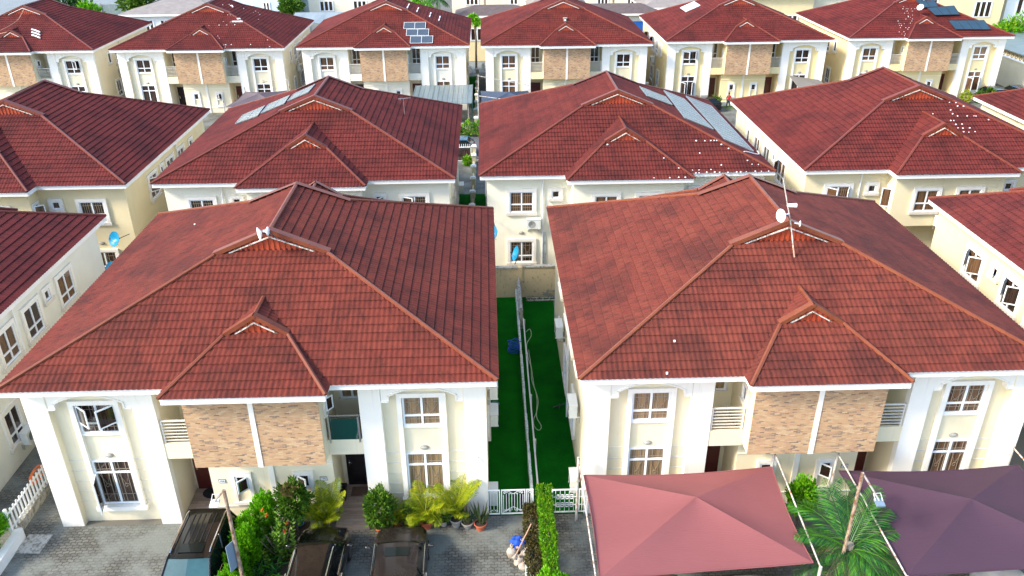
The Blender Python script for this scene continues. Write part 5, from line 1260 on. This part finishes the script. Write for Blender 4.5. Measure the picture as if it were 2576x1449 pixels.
hose('white cable lying in a curve below the longest solar array', [(cx + 6.9, cy + 1.7, 7.05), (cx + 7.2, cy + 1.95, 6.95), (cx + 7.7, cy + 2.2, 6.75), (cx + 8.1, cy + 2.6, 6.6), (cx + 8.2, cy + 3.3, 6.55)], .03, 'white_paint', 'cable')
cx, cy = -10.01, 80.8
for k, (x0, x1, y0, y1) in enumerate(((1.9, 4.02, 2.28, 3.18), (2.2, 4.36, 1.30, 2.2), (2.62, 4.78, .24, 1.22))):
    solar(('top', 'middle', 'bottom')[k] + ' pair of the six small framed solar panels on the far roof', cx, cy, 'f', [(x0, y0), (x1, y0), (x1, y1), (x0, y1)], 'solar_dark', 2, 1, .12, frame='white_paint')
cx, cy = 25.74, 81.42
solar('single pale rectangular panel high on a far left roof slope', cx, cy, 'l', [(-4.77, 7.85), (-3.28, 8.0), (-3.28, 10.8), (-4.77, 10.65)], 'solar_pale', 1, 1, .15, frame='white_paint')
cx, cy = 43.94, 81.84
solar('two blue panels at the top of the far right roof', cx, cy, 'f', [(.45, 4.0), (2.1, 4.1), (2.0, 5.4), (.15, 5.2)], 'solar_blue', 2, 1, .25, frame='dark_metal')
solar('middle group of blue panels behind the bay roof at the far right', cx, cy, 'f', [(1.25, 2.75), (3.75, 2.8), (3.7, 4.1), (.85, 3.85)], 'solar_blue', 3, 1, .32, frame='dark_metal')
solar('lowest and widest group of blue panels on the far right roof', cx, cy, 'f', [(2.6, .8), (6.1, .72), (5.95, 2.05), (2.35, 2.08)], 'solar_blue', 4, 1, .22, frame='dark_metal')
cx, cy = -27.69, 80.75
o = part('tube_light', lambda mb: mb.box(-.52, .52, -.10, .10, .0, .10), 'white_paint', None, (cx + 3.2, cy + 3.68, 8.27)); tag(o, 'long white bar lying on the pebbled far-left roof', 'bar')
o = part('junction_box', lambda mb: mb.box(-.16, .16, -.1, .1, .0, .10), 'white_paint', None, (cx + 3.25, cy + 4.1, 8.46)); tag(o, 'small white block just above the long white bar', 'box')
for k, (x, y, z) in enumerate(((3.05, 3.15, 8.05), (3.2, 2.75, 7.85), (3.35, 2.35, 7.65))):
    o = part('plastic_tube', lambda mb: mb.tube([(-.45, .12, .12), (-.1, .05, .05), (.45, -.22, -.10)], .075, 6), 'white_paint', None, (-45.75 + x - .95, 80.82 + y - .6, z - .2)); tag(o, ('highest', 'middle', 'lowest')[k] + ' of three bent white tubes lying beside the bay roof at far left', 'tube', 'white tubes on the far-left roof')
hose('thin pale cable hanging down the far-left roof front', [(-45.6, 85.9, 9.5), (-45.75, 84.6, 8.7), (-46.4, 83.5, 8.2), (-47.0, 82.7, 7.9), (-46.6, 82.2, 7.8), (-45.7, 82.0, 8.0)], .025, 'broom_wood', 'cable')
cx, cy = -10.01, 80.8
for k, x in enumerate((2.0, 2.95, 4.21, 5.15)):
    for j, (a, b) in enumerate(((6.2, 7.3), (7.8, 9.0))):
        o = part('roof_clip', lambda mb: mb.box(-.05, .05, -.55, .55, 0, .06), 'white_paint', None, (cx + x, cy + (a + b) / 2, HE + SS * (RA - x) + .06), (0, 0, 0))
        tag(o, ('first', 'second', 'third', 'fourth')[k] + ' column from the ridge, ' + ('near' if j == 0 else 'far') + ' white strip on the dark far roof slope', 'strip', 'white strips on the far roof slope')
PEB = {
'D':[(4.21,2.23,7.51),(4.71,2.22,7.5),(5.06,2.23,7.51),(5.25,2.23,7.51),(5.4,2.22,7.51),(5.61,1.93,7.36),(5.96,1.63,7.21),(4.25,1.34,7.06),(1.99,0.32,7.14),(2.72,-0.33,6.77),(5.31,0.46,6.63),(4.67,0.17,6.48),(3.99,0.14,6.47),(3.62,0.14,6.47),(6.86,0.76,6.78),(7.05,0.49,6.64),(7.41,0.47,6.63),(3.78,-0.06,6.37),(3.95,-0.07,6.37),(4.39,-0.03,6.39),(4.84,-0.02,6.39),(5.11,-0.04,6.38),(5.58,-0.05,6.37),(6.07,-0.05,6.38),(6.29,-0.05,6.38),(6.61,-0.04,6.38),(7.12,-0.02,6.39),(7.46,-0.03,6.39),(7.87,-0.02,6.39),(-1.05,1.25,7.68),(1.26,-0.92,6.42),(2.13,-0.92,6.42),(2.63,-0.9,6.43),(2.99,-0.91,6.43),(3.34,-0.71,6.54)],
'E':[(1.85,4.87,8.82),(2.22,4.83,8.8),(2.22,4.56,8.67),(2.58,4.55,8.66),(1.68,4.26,8.52),(3.08,4.23,8.5),(0.5,3.99,8.38),(1.68,3.96,8.37),(1.91,3.79,8.28),(2.48,3.77,8.28),(2.89,3.77,8.27),(3.01,3.76,8.27),(3.63,3.46,8.12),(1.36,3.44,8.11),(1.54,3.43,8.11),(0.37,2.24,8.25),(1.54,3.13,7.96),(1.92,3.15,7.97),(-0.15,2.13,8.19),(1.24,2.88,7.83),(1.57,2.87,7.83),(1.84,2.84,7.81),(2.26,2.86,7.82),(0.75,1.75,7.97),(0.92,1.72,7.95),(1.79,2.58,7.68),(2.08,2.54,7.66),(2.46,2.57,7.68)],
'G':[(2.05,4.69,8.73),(2.31,4.69,8.73),(1.8,3.73,8.25),(2.5,3.67,8.22),(0.52,3.23,8.0),(1.51,3.23,8.01),(2.24,3.25,8.01),(3.03,3.27,8.02),(1.69,1.7,7.24),(1.89,1.39,7.09),(2.52,0.46,6.63),(2.7,0.46,6.63),(2.7,0.16,6.48),(3.22,0.48,6.64),(5.05,0.46,6.63),(6.56,1.07,6.93),(6.91,0.16,6.48),(0.99,7.12,9.34),(1.31,8.24,9.21),(3.51,8.74,8.32),(3.84,9.37,8.19),(4.12,8.84,8.08),(3.52,9.63,8.32),(4.46,6.8,7.94),(2.55,8.82,8.71)],
'K':[(-1.31,4.44,8.61),(-1.5,4.14,8.46),(-1.16,4.13,8.45),(-0.99,4.13,8.45),(-0.62,4.12,8.45),(-0.28,4.12,8.45),(-1.19,3.78,8.28),(-0.66,3.77,8.28),(-1.56,3.49,8.13),(-1.19,3.48,8.13),(-1.36,3.05,7.92),(-1.34,2.95,7.86),(-0.87,3.17,7.98),(-1.2,2.84,7.81),(-1.05,2.64,7.71),(-1.24,2.3,7.55),(-1.74,2.61,7.7),(-1.5,2.01,7.4),(-2.63,2.33,7.56),(-2.65,2.01,7.4),(-2.5,1.96,7.37),(-2.7,1.72,7.25),(-2.51,1.69,7.24),(-2.14,1.95,7.37),(-2.73,1.38,7.09),(-2.19,1.35,7.07),(-1.87,1.37,7.08),(-2.06,1.14,6.97),(-3.07,0.77,6.78),(-2.58,0.78,6.79),(-2.91,0.46,6.63),(-2.57,0.47,6.63),(-2.72,0.23,6.51),(-2.32,0.24,6.52)]}
for k, (hx, hy, lb) in {'D': (7.72, 43.25, 'small white pebble on the middle roof that carries the long grey solar arrays'), 'E': (25.92, 43.27, 'small white pebble on the right-hand middle roof, around the bay ridge'),
                        'G': (-27.69, 80.75, 'small white pebble on the far-left roof near the white bar'), 'K': (43.94, 81.84, 'small white pebble on the far right roof, left of the blue panels')}.items():
    rp = random.Random(hash(k) % 7 if False else ord(k)); key = 'peb'
    pts = sorted(PEB[k], key=lambda p: p[2]); lines = [[pts[0]]]
    for p in pts[1:]:
        if p[2] - lines[-1][-1][2] > .045: lines.append([p])
        else: lines[-1].append(p)
    W1 = ('first', 'second', 'third', 'fourth', 'fifth', 'sixth', 'seventh', 'eighth', 'ninth', 'tenth', 'eleventh', 'twelfth', 'thirteenth', 'fourteenth', 'fifteenth', 'sixteenth', 'seventeenth', 'eighteenth', 'nineteenth', 'twentieth')
    where = {'D': 'on the roof with long solar arrays', 'E': 'on the right middle roof', 'G': 'on the roof with the white bar', 'K': 'left of the blue roof panels'}[k]
    for li, ln in enumerate(lines):
        for pi_, (x, y, z) in enumerate(sorted(ln)):
            s_ = rp.uniform(.75, 1.3) * (.8 if k == 'K' else 1); o = part('white_pebble', lambda mb: mb.ell((0, 0, 0), (.046, .042, .036), 8, 5), 'pebble', None, (hx + x, hy + y, z + .055), key=key, smooth=True); o.scale = (s_, s_, s_)
            row_ = W1[li] + ' row up' if li else 'lowest row'
            tag(o, ('only white pebble in the ' + row_ + ', ' if len(ln) == 1 else W1[pi_] + ' white pebble from left, ' + row_ + ', ') + where, 'pebble', 'white pebbles ' + where)

for (x, y, z, l) in ((11.16 - 4.9, 22.86 + 1.25, 7.07, 'lone white cap on the front slope of the right near roof'), (11.16 - 5.35, 22.86 + .1, 6.52, 'small white box at the eave of the right near roof'), (-8.18 - 4.7, 22.9 + 10.5, 7.9, 'tiny white scrap high on the left slope of the near left roof')):
    o = part('white_lump', lambda mb: mb.box(-.032, .032, -.032, .032, -.02, .05), 'pebble', None, (x, y, z), key='wcap'); tag(o, l, 'cap')

# ------------------------------------------------------------------ the estate behind
def building(label, x0, x1, y0, y1, h, wallm, roofm, roof='hip', win=(), rise=1.6, oh=.5, name='building'):
    t = thing(name, label, 'building', ((x0 + x1) / 2, y0, 0)); hw = (x1 - x0) / 2; d = y1 - y0
    part('wall', lambda mb: mb.box(-hw, hw, 0, d, 0, h), wallm, t)
    def rf(mb):
        a, b, c, e = -hw - oh, hw + oh, -oh, d + oh
        if roof == 'flat': mb.box(a, b, c, e, h, h + .25); return
        k = min((b - a), (e - c)) / 2; X0, X1 = (a + k, b - k) if (b - a) > (e - c) else ((a + b) / 2,) * 2; Y0, Y1 = ((c + e) / 2,) * 2 if (b - a) > (e - c) else (c + k, e - k)
        z0, z1 = h + .02, h + rise; v = [(a, c, z0), (b, c, z0), (b, e, z0), (a, e, z0), (X0, Y0, z1), (X1, Y0, z1), (X1, Y1, z1), (X0, Y1, z1)]
        mb.add(v, [(0, 1, 5, 4), (1, 2, 6, 5), (2, 3, 7, 6), (3, 0, 4, 7), (4, 5, 6, 7), (3, 2, 1, 0)])
    r_ = part('roof', rf, roofm, t); part('fascia', lambda mb: [mb.box(-hw - oh, hw + oh, -oh - .02, -oh + .06, h - .22, h + .015), mb.box(-hw - oh - .02, -hw - oh + .06, -oh + .06, d + oh, h - .22, h + .015), mb.box(hw + oh - .06, hw + oh + .02, -oh + .06, d + oh, h - .22, h + .015)], 'fascia_white', r_)
    for (x, z, w, hh, n) in win:
        W_ = part('window', lambda mb: [mb.box(-w / 2 - .1, w / 2 + .1, -.07, 0, -.1, 0), mb.box(-w / 2 - .1, w / 2 + .1, -.07, 0, hh, hh + .1)] + [mb.box(-w / 2 + w * i / n - .09, -w / 2 + w * i / n + .09, -.06, 0, 0, hh) for i in range(n + 1)], 'upvc', t, (x, -.003, z), key=('bw', w, hh, n))
        part('pane', lambda mb: mb.box(-w / 2, w / 2, -.02, 0, 0, hh), 'glass_dark', W_, key=('bp', w, hh))
    return t
building('low white house with a pale grey roof behind the pebbled roof at upper left', -45.3, -33.0, 108, 120, 5.6, 'wall_white', 'roof_grey', win=((-3.4, 3.6, 1.5, 1.2, 3), (-1.0, 3.6, 1.5, 1.2, 3), (2.0, 3.6, 1.5, 1.2, 3)))
building('pale blue-white building with louvred balconies at the top left', -34.5, -25.2, 112, 124, 9.0, 'wall_blue', 'roof_grey', win=((-1, 4.2, 1.2, 1.6, 2), (1.4, 4.6, .8, 1.6, 2), (3.7, 5.0, .9, .9, 1), (3.7, 3.6, .9, .9, 1)))
t = building('cream building with a row of three narrow windows behind a grey awning', -23.4, -8, 114, 124, 8.6, 'wall_cream', 'roof_brown', win=((-5.4, 4.9, 1.7, 1.1, 3), (-1, 4.9, 1.7, 1.1, 3), (4, 5.2, 1.2, .9, 2)))
t = thing('awning', 'long grey fabric awning on thin timber posts behind the top-centre roof', 'awning', (-17, 104, 0)); part('fabric_roof', lambda mb: [mb.slab([(-6.5 + i * 1.3, -1.2, 5.15 - .2 * (i % 2)), (-5.2 + i * 1.3, -1.2, 5.15 - .2 * ((i + 1) % 2)), (-5.2 + i * 1.3, 1.8, 5.9), (-6.5 + i * 1.3, 1.8, 5.9)], .06) for i in range(10)], 'shade_pale', t)
for x in (-6, -3, 0, 3, 6): part('post', lambda mb: mb.tube([(0, 0, 0), (0, 0, 5.0)], .07, 6), 'bark', t, (x, -1, 0), key='awp')
building('long low building with a grey-brown tiled roof behind the gap of the far row', -3.4, 5.4, 104.5, 108.5, 5.5, 'wall_yellow', 'roof_brown', rise=.95, win=((-2.2, 2.6, 1.6, 1.3, 2), (1.8, 2.6, 1.6, 1.3, 2)))
building('cream house with triple windows above the grey-brown low roof', -4.5, 6.0, 113, 122, 8.4, 'wall_cream', 'roof_brown', win=((-2.6, 5.6, 1.6, .9, 3), (2.9, 5.6, 1.0, .9, 2)))
building('house with a pale tiled roof rising behind the bare red roof', 5.6, 12.4, 108.5, 113, 5.9, 'wall_cream', 'roof_grey', rise=1.6)
building('long grey-brown roofed building with blue shutters right of top centre', 9.4, 21.2, 104.5, 108.5, 5.55, 'wall_cream', 'roof_brown', rise=.9, win=((4.1, 3.9, 1.0, .5, 1), (1.6, 3.9, 1.0, .5, 1)))
o = part('metal_door', lambda mb: [mb.box(-.9, .9, -.06, 0, 0, 4.6)], 'door_blue', None, (18.75, 104.44, 0)); tag(o, 'tall bright blue door in the wall behind the far row', 'door')
building('cream house with white trims behind the bare roof at top centre right', 13.5, 21.5, 114, 122, 8.6, 'wall_cream', 'roof_red_flat', win=((-2, 5.3, 1.4, 1.0, 3), (2, 5.3, 1.4, 1.0, 3)))
building('house with tan roof edge showing above the pale roof panel', 19.9, 30, 106.5, 114, 5.9, 'wall_yellow', 'roof_grey', rise=2)
building('yellow building with three narrow windows between two far-row houses', 30.2, 40.3, 104.5, 112, 7.4, 'wall_yellow', 'roof_grey', 'flat', win=((2.3, 3.7, 1.9, 1.3, 3), (-2.8, 3.8, 1.7, 1.1, 3)))
building('pale house with tall door behind the far right house', 40.6, 52, 107.5, 116, 7.2, 'wall_cream', 'roof_grey', 'flat', win=((-5, 3.0, .8, 2.4, 1), (-1.6, 4.2, 1.6, 1.3, 2), (3, 4.4, 1.6, 1.2, 2)))
building('large yellow building behind the blue-panelled roof at the top right', 52.3, 63.2, 103, 112, 9.0, 'wall_yellow', 'roof_red_flat', win=((3.0, 4.9, 2.0, 1.7, 3), (-3.4, 6.0, 1.2, .9, 2), (3.6, 2.2, 1.0, 1.0, 2)))
building('white building with projecting upper bay in the top right corner', 64.2, 76, 104, 114, 9.5, 'wall_white', 'roof_grey', win=((-4.2, 5.0, .7, 1.7, 1), (-.8, 4.8, 1.5, 1.9, 2), (3.4, 4.8, 1.5, 1.9, 2)))
t = thing('sheet_shelter', 'curved grey metal sheet roof on a block wall at the right edge', 'shelter', (61.5, 92, 0)); part('wall', lambda mb: mb.box(-3.2, 6, -3, 6, 0, 3.2), 'stone_wall', t); part('roof', lambda mb: [mb.slab([(-4 + i, -4, 3.3 + .8 * sin(pi * i / 8)), (-3 + i, -4, 3.3 + .8 * sin(pi * (i + 1) / 8)), (-3 + i, 7, 3.3 + .8 * sin(pi * (i + 1) / 8)), (-4 + i, 7, 3.3 + .8 * sin(pi * i / 8))], .08) for i in range(8)], 'galvanised', t)
t = thing('perimeter_fence', 'tall grey sheet fence behind the bright trees at the top left', 'fence', (-45, 124, 0)); part('sheet', lambda mb: [mb.box(-16 + i * .8, -15.25 + i * .8, 0, .05, 0, 4.6) for i in range(44)], 'galvanised', t); part('post', lambda mb: [mb.box(-16 + i * 3, -15.85 + i * 3, -.15, -.01, 0, 4.8) for i in range(12)], 'rusty_grey', t) 
# trees beyond
for i, (lb, x, y, h, r, n, s_, mt) in enumerate((
    ('dark round tree behind the roof at the upper left', -54, 114, 7.4, 2.5, 2600, .5, 'leaf_dark'), ('bright green tree right of the dark round one at the upper left', -50.6, 110, 6.6, 1.7, 2200, .38, 'leaf_bright'), ('low yellow-green tree nearest the white house at upper left', -47.6, 107.5, 5.6, 1.4, 1500, .33, 'leaf_hedge'),
    ('drooping olive tree directly left of the pale roofed white house', -45.9, 114.5, 8.4, 2.0, 2200, .5, 'leaf_mid'), ('bright green tree top between the white and blue buildings', -39.5, 126, 9.6, 2.6, 2000, .55, 'leaf_bright'), ('green tree between the blue building and the cream one', -24.8, 109, 7.3, 1.7, 2200, .4, 'leaf_mid'),
    ('small green tree in the gap by the red umbrella', -19.0, 99.5, 4.4, 1.0, 900, .26, 'leaf_bright'), ('slender light green tree in the middle gap of the far row', -1.35, 99.3, 6.3, .75, 700, .30, 'leaf_bright'), ('bushy bright tree showing above the top-centre roof', -8.6, 107, 8.0, 2.0, 2200, .42, 'leaf_bright'),
    ('dark green tree left of the bare red roof top', 9.6, 117, 9.2, 1.8, 1500, .45, 'leaf_dark'), ('yellow green shrub tree behind the far right house ridge', 43.2, 104.6, 6.2, 1.5, 1200, .35, 'leaf_hedge'), ('broad bright tree above the shelter in the top right', 62, 98.2, 5.9, 2.3, 3000, .36, 'leaf_hedge'), ('green tree beyond the white corner building', 78, 112, 9, 3, 2000, .5, 'leaf_mid'))):
    tree('leafy_tree', lb, (x, y, 0), h, r, n, s_, mt, 100 + i)
def far_palm(label, x, y, h, L, n, seed, mat='leaf_palm'):
    t = thing('palm_tree', label, 'palm', (x, y, 0), 0, 'palms beyond the estate'); rnd = random.Random(seed)
    part('crown', lambda mb: [frond(mb, (0, 0, h), 2 * pi * i / n + rnd.uniform(-.2, .2), L, rnd.uniform(.3, 1.1), .9, rnd, .28, 14, .07, .3) for i in range(n)], mat, t)
    part('trunk', lambda mb: mb.tube([(0, 0, 0), (0, 0, h)], [.2, .14], 7), 'palm_trunk', t)
far_palm('tiered conifer-like palm just right of the top-centre roof apex', -6.0, 104.5, 7.2, 2.1, 16, 1); far_palm('small spiky palm above the grey-brown roof', -.2, 111, 7.7, 1.5, 13, 2, 'leaf_mid')
far_palm('spiky palm above the long roof right of top centre', 10.2, 110.5, 7.6, 1.6, 13, 3); far_palm('spiky palm left of the tan roof edge', 16.4, 110.5, 7.5, 1.5, 13, 4, 'leaf_mid')
# small planting by the road and in the gaps
for i, (x, y, r, h, mt, lb) in enumerate(((-2.9, 72.35, .4, .5, 'leaf_mid', 'small green shrub at the left below the far white pickets'), (-1.9, 72.3, .45, .7, 'leaf_hedge', 'yellow green shrub below the far white pickets'), (-.9, 72.3, .4, .7, 'leaf_hedge', 'shrub tight to the far pillar beside the white pickets'), (-1.75, 64.2, .3, .35, 'leaf_hedge', 'small plant inside the slatted driveway gate'),
                   (22.6, 80.6, .6, .6, 'leaf_mid', 'low shrub near the seated person in red'), (48.4, 81.2, .45, .6, 'leaf_yellow', 'yellow shrub before the far right house'), (49.8, 81.2, .35, .6, 'leaf_mid', 'green plant before the far right house'))):
    bush('small_shrub', lb, 'shrub', (x, y, 0), (r, r, h), 420, .22, mt, None, 200 + i)
t = thing('potted_plant', 'plant in a tall white pot before the far right house', 'potted plant', (50.6, 80.9, 0), 0, None); part('pot', lambda mb: mb.lathe([(.2, 0), (.28, .8), (.24, .8)], n=12), 'white_paint', t); part('foliage', lambda mb: cloud(mb, (0, 0, 1.1), (.35, .35, .4), 260, .25, rn), 'leaf_mid', t)
t = thing('umbrella', 'red umbrella top in the gap behind the far row', 'umbrella', (-18.9, 97.6, 0)); part('canopy', lambda mb: mb.lathe([(.001, 4.4), (.5, 4.25), (.85, 3.95)], n=10, cap=False), 'car_red', t); part('pole', lambda mb: mb.tube([(0, 0, 0), (0, 0, 4.4)], .03, 5), 'steel', t)
# bicycle parked under the sheet carport
t = thing('bicycle', 'dark bicycle parked under the edge of the grey sheet carport', 'bicycle', (-2.15, 72.2 + 1.6, 0), radians(80))
for x in (-.52, .52):
    w = part('wheel', lambda mb: mb.tube([(.33 * cos(i * pi / 10), 0, .33 + .33 * sin(i * pi / 10)) for i in range(21)], .028, 5), 'rubber', t, (x, 0, 0), key='bwh'); part('spokes', lambda mb: [mb.tube([(.31 * cos(i * pi / 4), 0, .33 + .31 * sin(i * pi / 4)), (-.31 * cos(i * pi / 4), 0, .33 - .31 * sin(i * pi / 4))], .006, 3) for i in range(4)], 'steel', w, key='bsp')
part('frame', lambda mb: [mb.tube(p, .02, 5) for p in ([(-.52, 0, .33), (-.1, 0, .33), (.38, 0, .8), (-.2, 0, .85), (-.1, 0, .33)], [(-.52, 0, .33), (-.2, 0, .8)], [(.52, 0, .33), (.38, 0, .95)])], 'dark_metal', t); part('handlebar', lambda mb: mb.tube([(.30, -.25, .98), (.40, 0, .98), (.30, .25, .98)], .015, 5), 'dark_metal', t); part('saddle', lambda mb: mb.ell((-.22, 0, .92), (.13, .07, .035), 8, 5), 'mat_black', t)
o = part('tyre', lambda mb: mb.tube([(.42 * cos(i * pi / 10), 0, .45 + .42 * sin(i * pi / 10)) for i in range(21)], .10, 7), 'rubber', None, (-84.5, 143, .03), .3); tag(o, 'black tyre standing upright on the road in the top left corner', 'tyre')

# ------------------------------------------------------------------ people
def person(label, loc, rz, joints, shirt, trousers, split_z, seat=False):
    """joints: dict name -> (xyz, radius, parent); skinned into one continuous body, clothes as child shells"""
    t = thing('person', label, 'person', loc, rz)
    def skin(names, grow, nm, mat, parent):
        me = bpy.data.meshes.new(nm); idx = {k: i for i, k in enumerate(names)}
        me.from_pydata([joints[k][0] for k in names], [(idx[joints[k][2]], idx[k]) for k in names if joints[k][2] in idx], [])
        o = bpy.data.objects.new(nm, me); COL.objects.link(o); md = o.modifiers.new('s', 'SKIN'); sb = o.modifiers.new('d', 'SUBSURF'); sb.levels = sb.render_levels = 1
        sl = me.skin_vertices[0].data
        for k in names: r_ = joints[k][1] + grow; sl[idx[k]].radius = (r_, r_)
        sl[0].use_root = True
        m2 = bpy.data.meshes.new_from_object(o.evaluated_get(bpy.context.evaluated_depsgraph_get())); bpy.data.objects.remove(o); m2.materials.clear(); m2.materials.append(MATS[mat]); m2.polygons.foreach_set('use_smooth', [True] * len(m2.polygons))
        return link(nm, m2, parent)
    allk = list(joints); B = skin(allk, 0, 'body', 'skin', t)
    skin([k for k in allk if k in ('pelvis', 'waist', 'chest', 'sl', 'sr', 'el', 'er')], .018, 'shirt', shirt, B)
    skin([k for k in allk if k in ('pelvis', 'hl', 'hr', 'kl', 'kr', 'al', 'ar')], .016, 'trousers', trousers, B)
    h = joints['head'][0]; part('hair', lambda mb: mb.ell((h[0], h[1] + .015, h[2] + .035), (.085, .095, .085), 10, 7), 'hair_dark', B, smooth=True)
    part('face', lambda mb: [mb.ell((h[0] + s_ * .03, h[1] - .088, h[2] + .0), (.012, .008, .008), 6, 4) for s_ in (-1, 1)] + [mb.ell((h[0], h[1] - .098, h[2] - .02), (.012, .016, .02), 6, 4), mb.ell((h[0], h[1] - .088, h[2] - .05), (.025, .008, .007), 6, 4)], 'skin', B)
    return t
J = dict(pelvis=((0, 0, .55), .13, None), waist=((0, -.01, .72), .115, 'pelvis'), chest=((0, -.03, .95), .13, 'waist'), neck=((0, -.03, 1.13), .05, 'chest'), head=((0, -.05, 1.27), .092, 'neck'),
         sl=((-.17, -.02, 1.04), .055, 'chest'), el=((-.24, -.10, .80), .042, 'sl'), wl=((-.14, -.30, .68), .032, 'el'), fl=((-.10, -.36, .66), .028, 'wl'), sr=((.17, -.02, 1.04), .055, 'chest'), er=((.24, -.10, .80), .042, 'sr'), wr=((.14, -.30, .68), .032, 'er'), fr=((.10, -.36, .66), .028, 'wr'),
         hl=((-.10, -.06, .54), .085, 'pelvis'), kl=((-.13, -.44, .54), .062, 'hl'), al=((-.13, -.46, .12), .042, 'kl'), tl=((-.13, -.60, .05), .035, 'al'), hr=((.10, -.06, .54), .085, 'pelvis'), kr=((.13, -.44, .54), .062, 'hr'), ar=((.13, -.46, .12), .042, 'kr'), tr=((.13, -.60, .05), .035, 'ar'))
person('person in a red shirt sitting on a low kerb by the lawn patch', (24.2, 81.3, .0), radians(-15), J, 'shirt_red', 'trousers_dark', .6)
o = part('low_seat_wall', lambda mb: mb.box(-1.6, 1.2, -.15, .2, 0, .42), 'wall_cream', None, (24.0, 81.45, .0)); tag(o, 'low pale wall on which the person in red sits', 'wall')
J2 = dict(pelvis=((0, 0, .95), .12, None), waist=((0, 0, 1.1), .11, 'pelvis'), chest=((0, .02, 1.32), .13, 'waist'), neck=((0, 0, 1.5), .05, 'chest'), head=((0, -.02, 1.64), .092, 'neck'),
          sl=((-.18, 0, 1.42), .055, 'chest'), el=((-.25, .02, 1.15), .042, 'sl'), wl=((-.26, -.10, .92), .032, 'el'), fl=((-.26, -.14, .83), .028, 'wl'), sr=((.18, 0, 1.42), .055, 'chest'), er=((.25, .02, 1.15), .042, 'sr'), wr=((.26, -.06, .92), .032, 'er'), fr=((.26, -.08, .83), .028, 'wr'),
          hl=((-.09, 0, .9), .08, 'pelvis'), kl=((-.10, -.16, .5), .06, 'hl'), al=((-.10, -.08, .1), .042, 'kl'), tl=((-.10, -.22, .04), .035, 'al'), hr=((.09, 0, .9), .08, 'pelvis'), kr=((.10, .12, .5), .06, 'hr'), ar=((.10, .32, .14), .042, 'kr'), tr=((.10, .22, .05), .035, 'ar'))
person('dark-clothed person walking on the road in the extreme top left corner', (-86.6, 141, 0), radians(80), J2, 'trousers_dark', 'trousers_dark', .9)
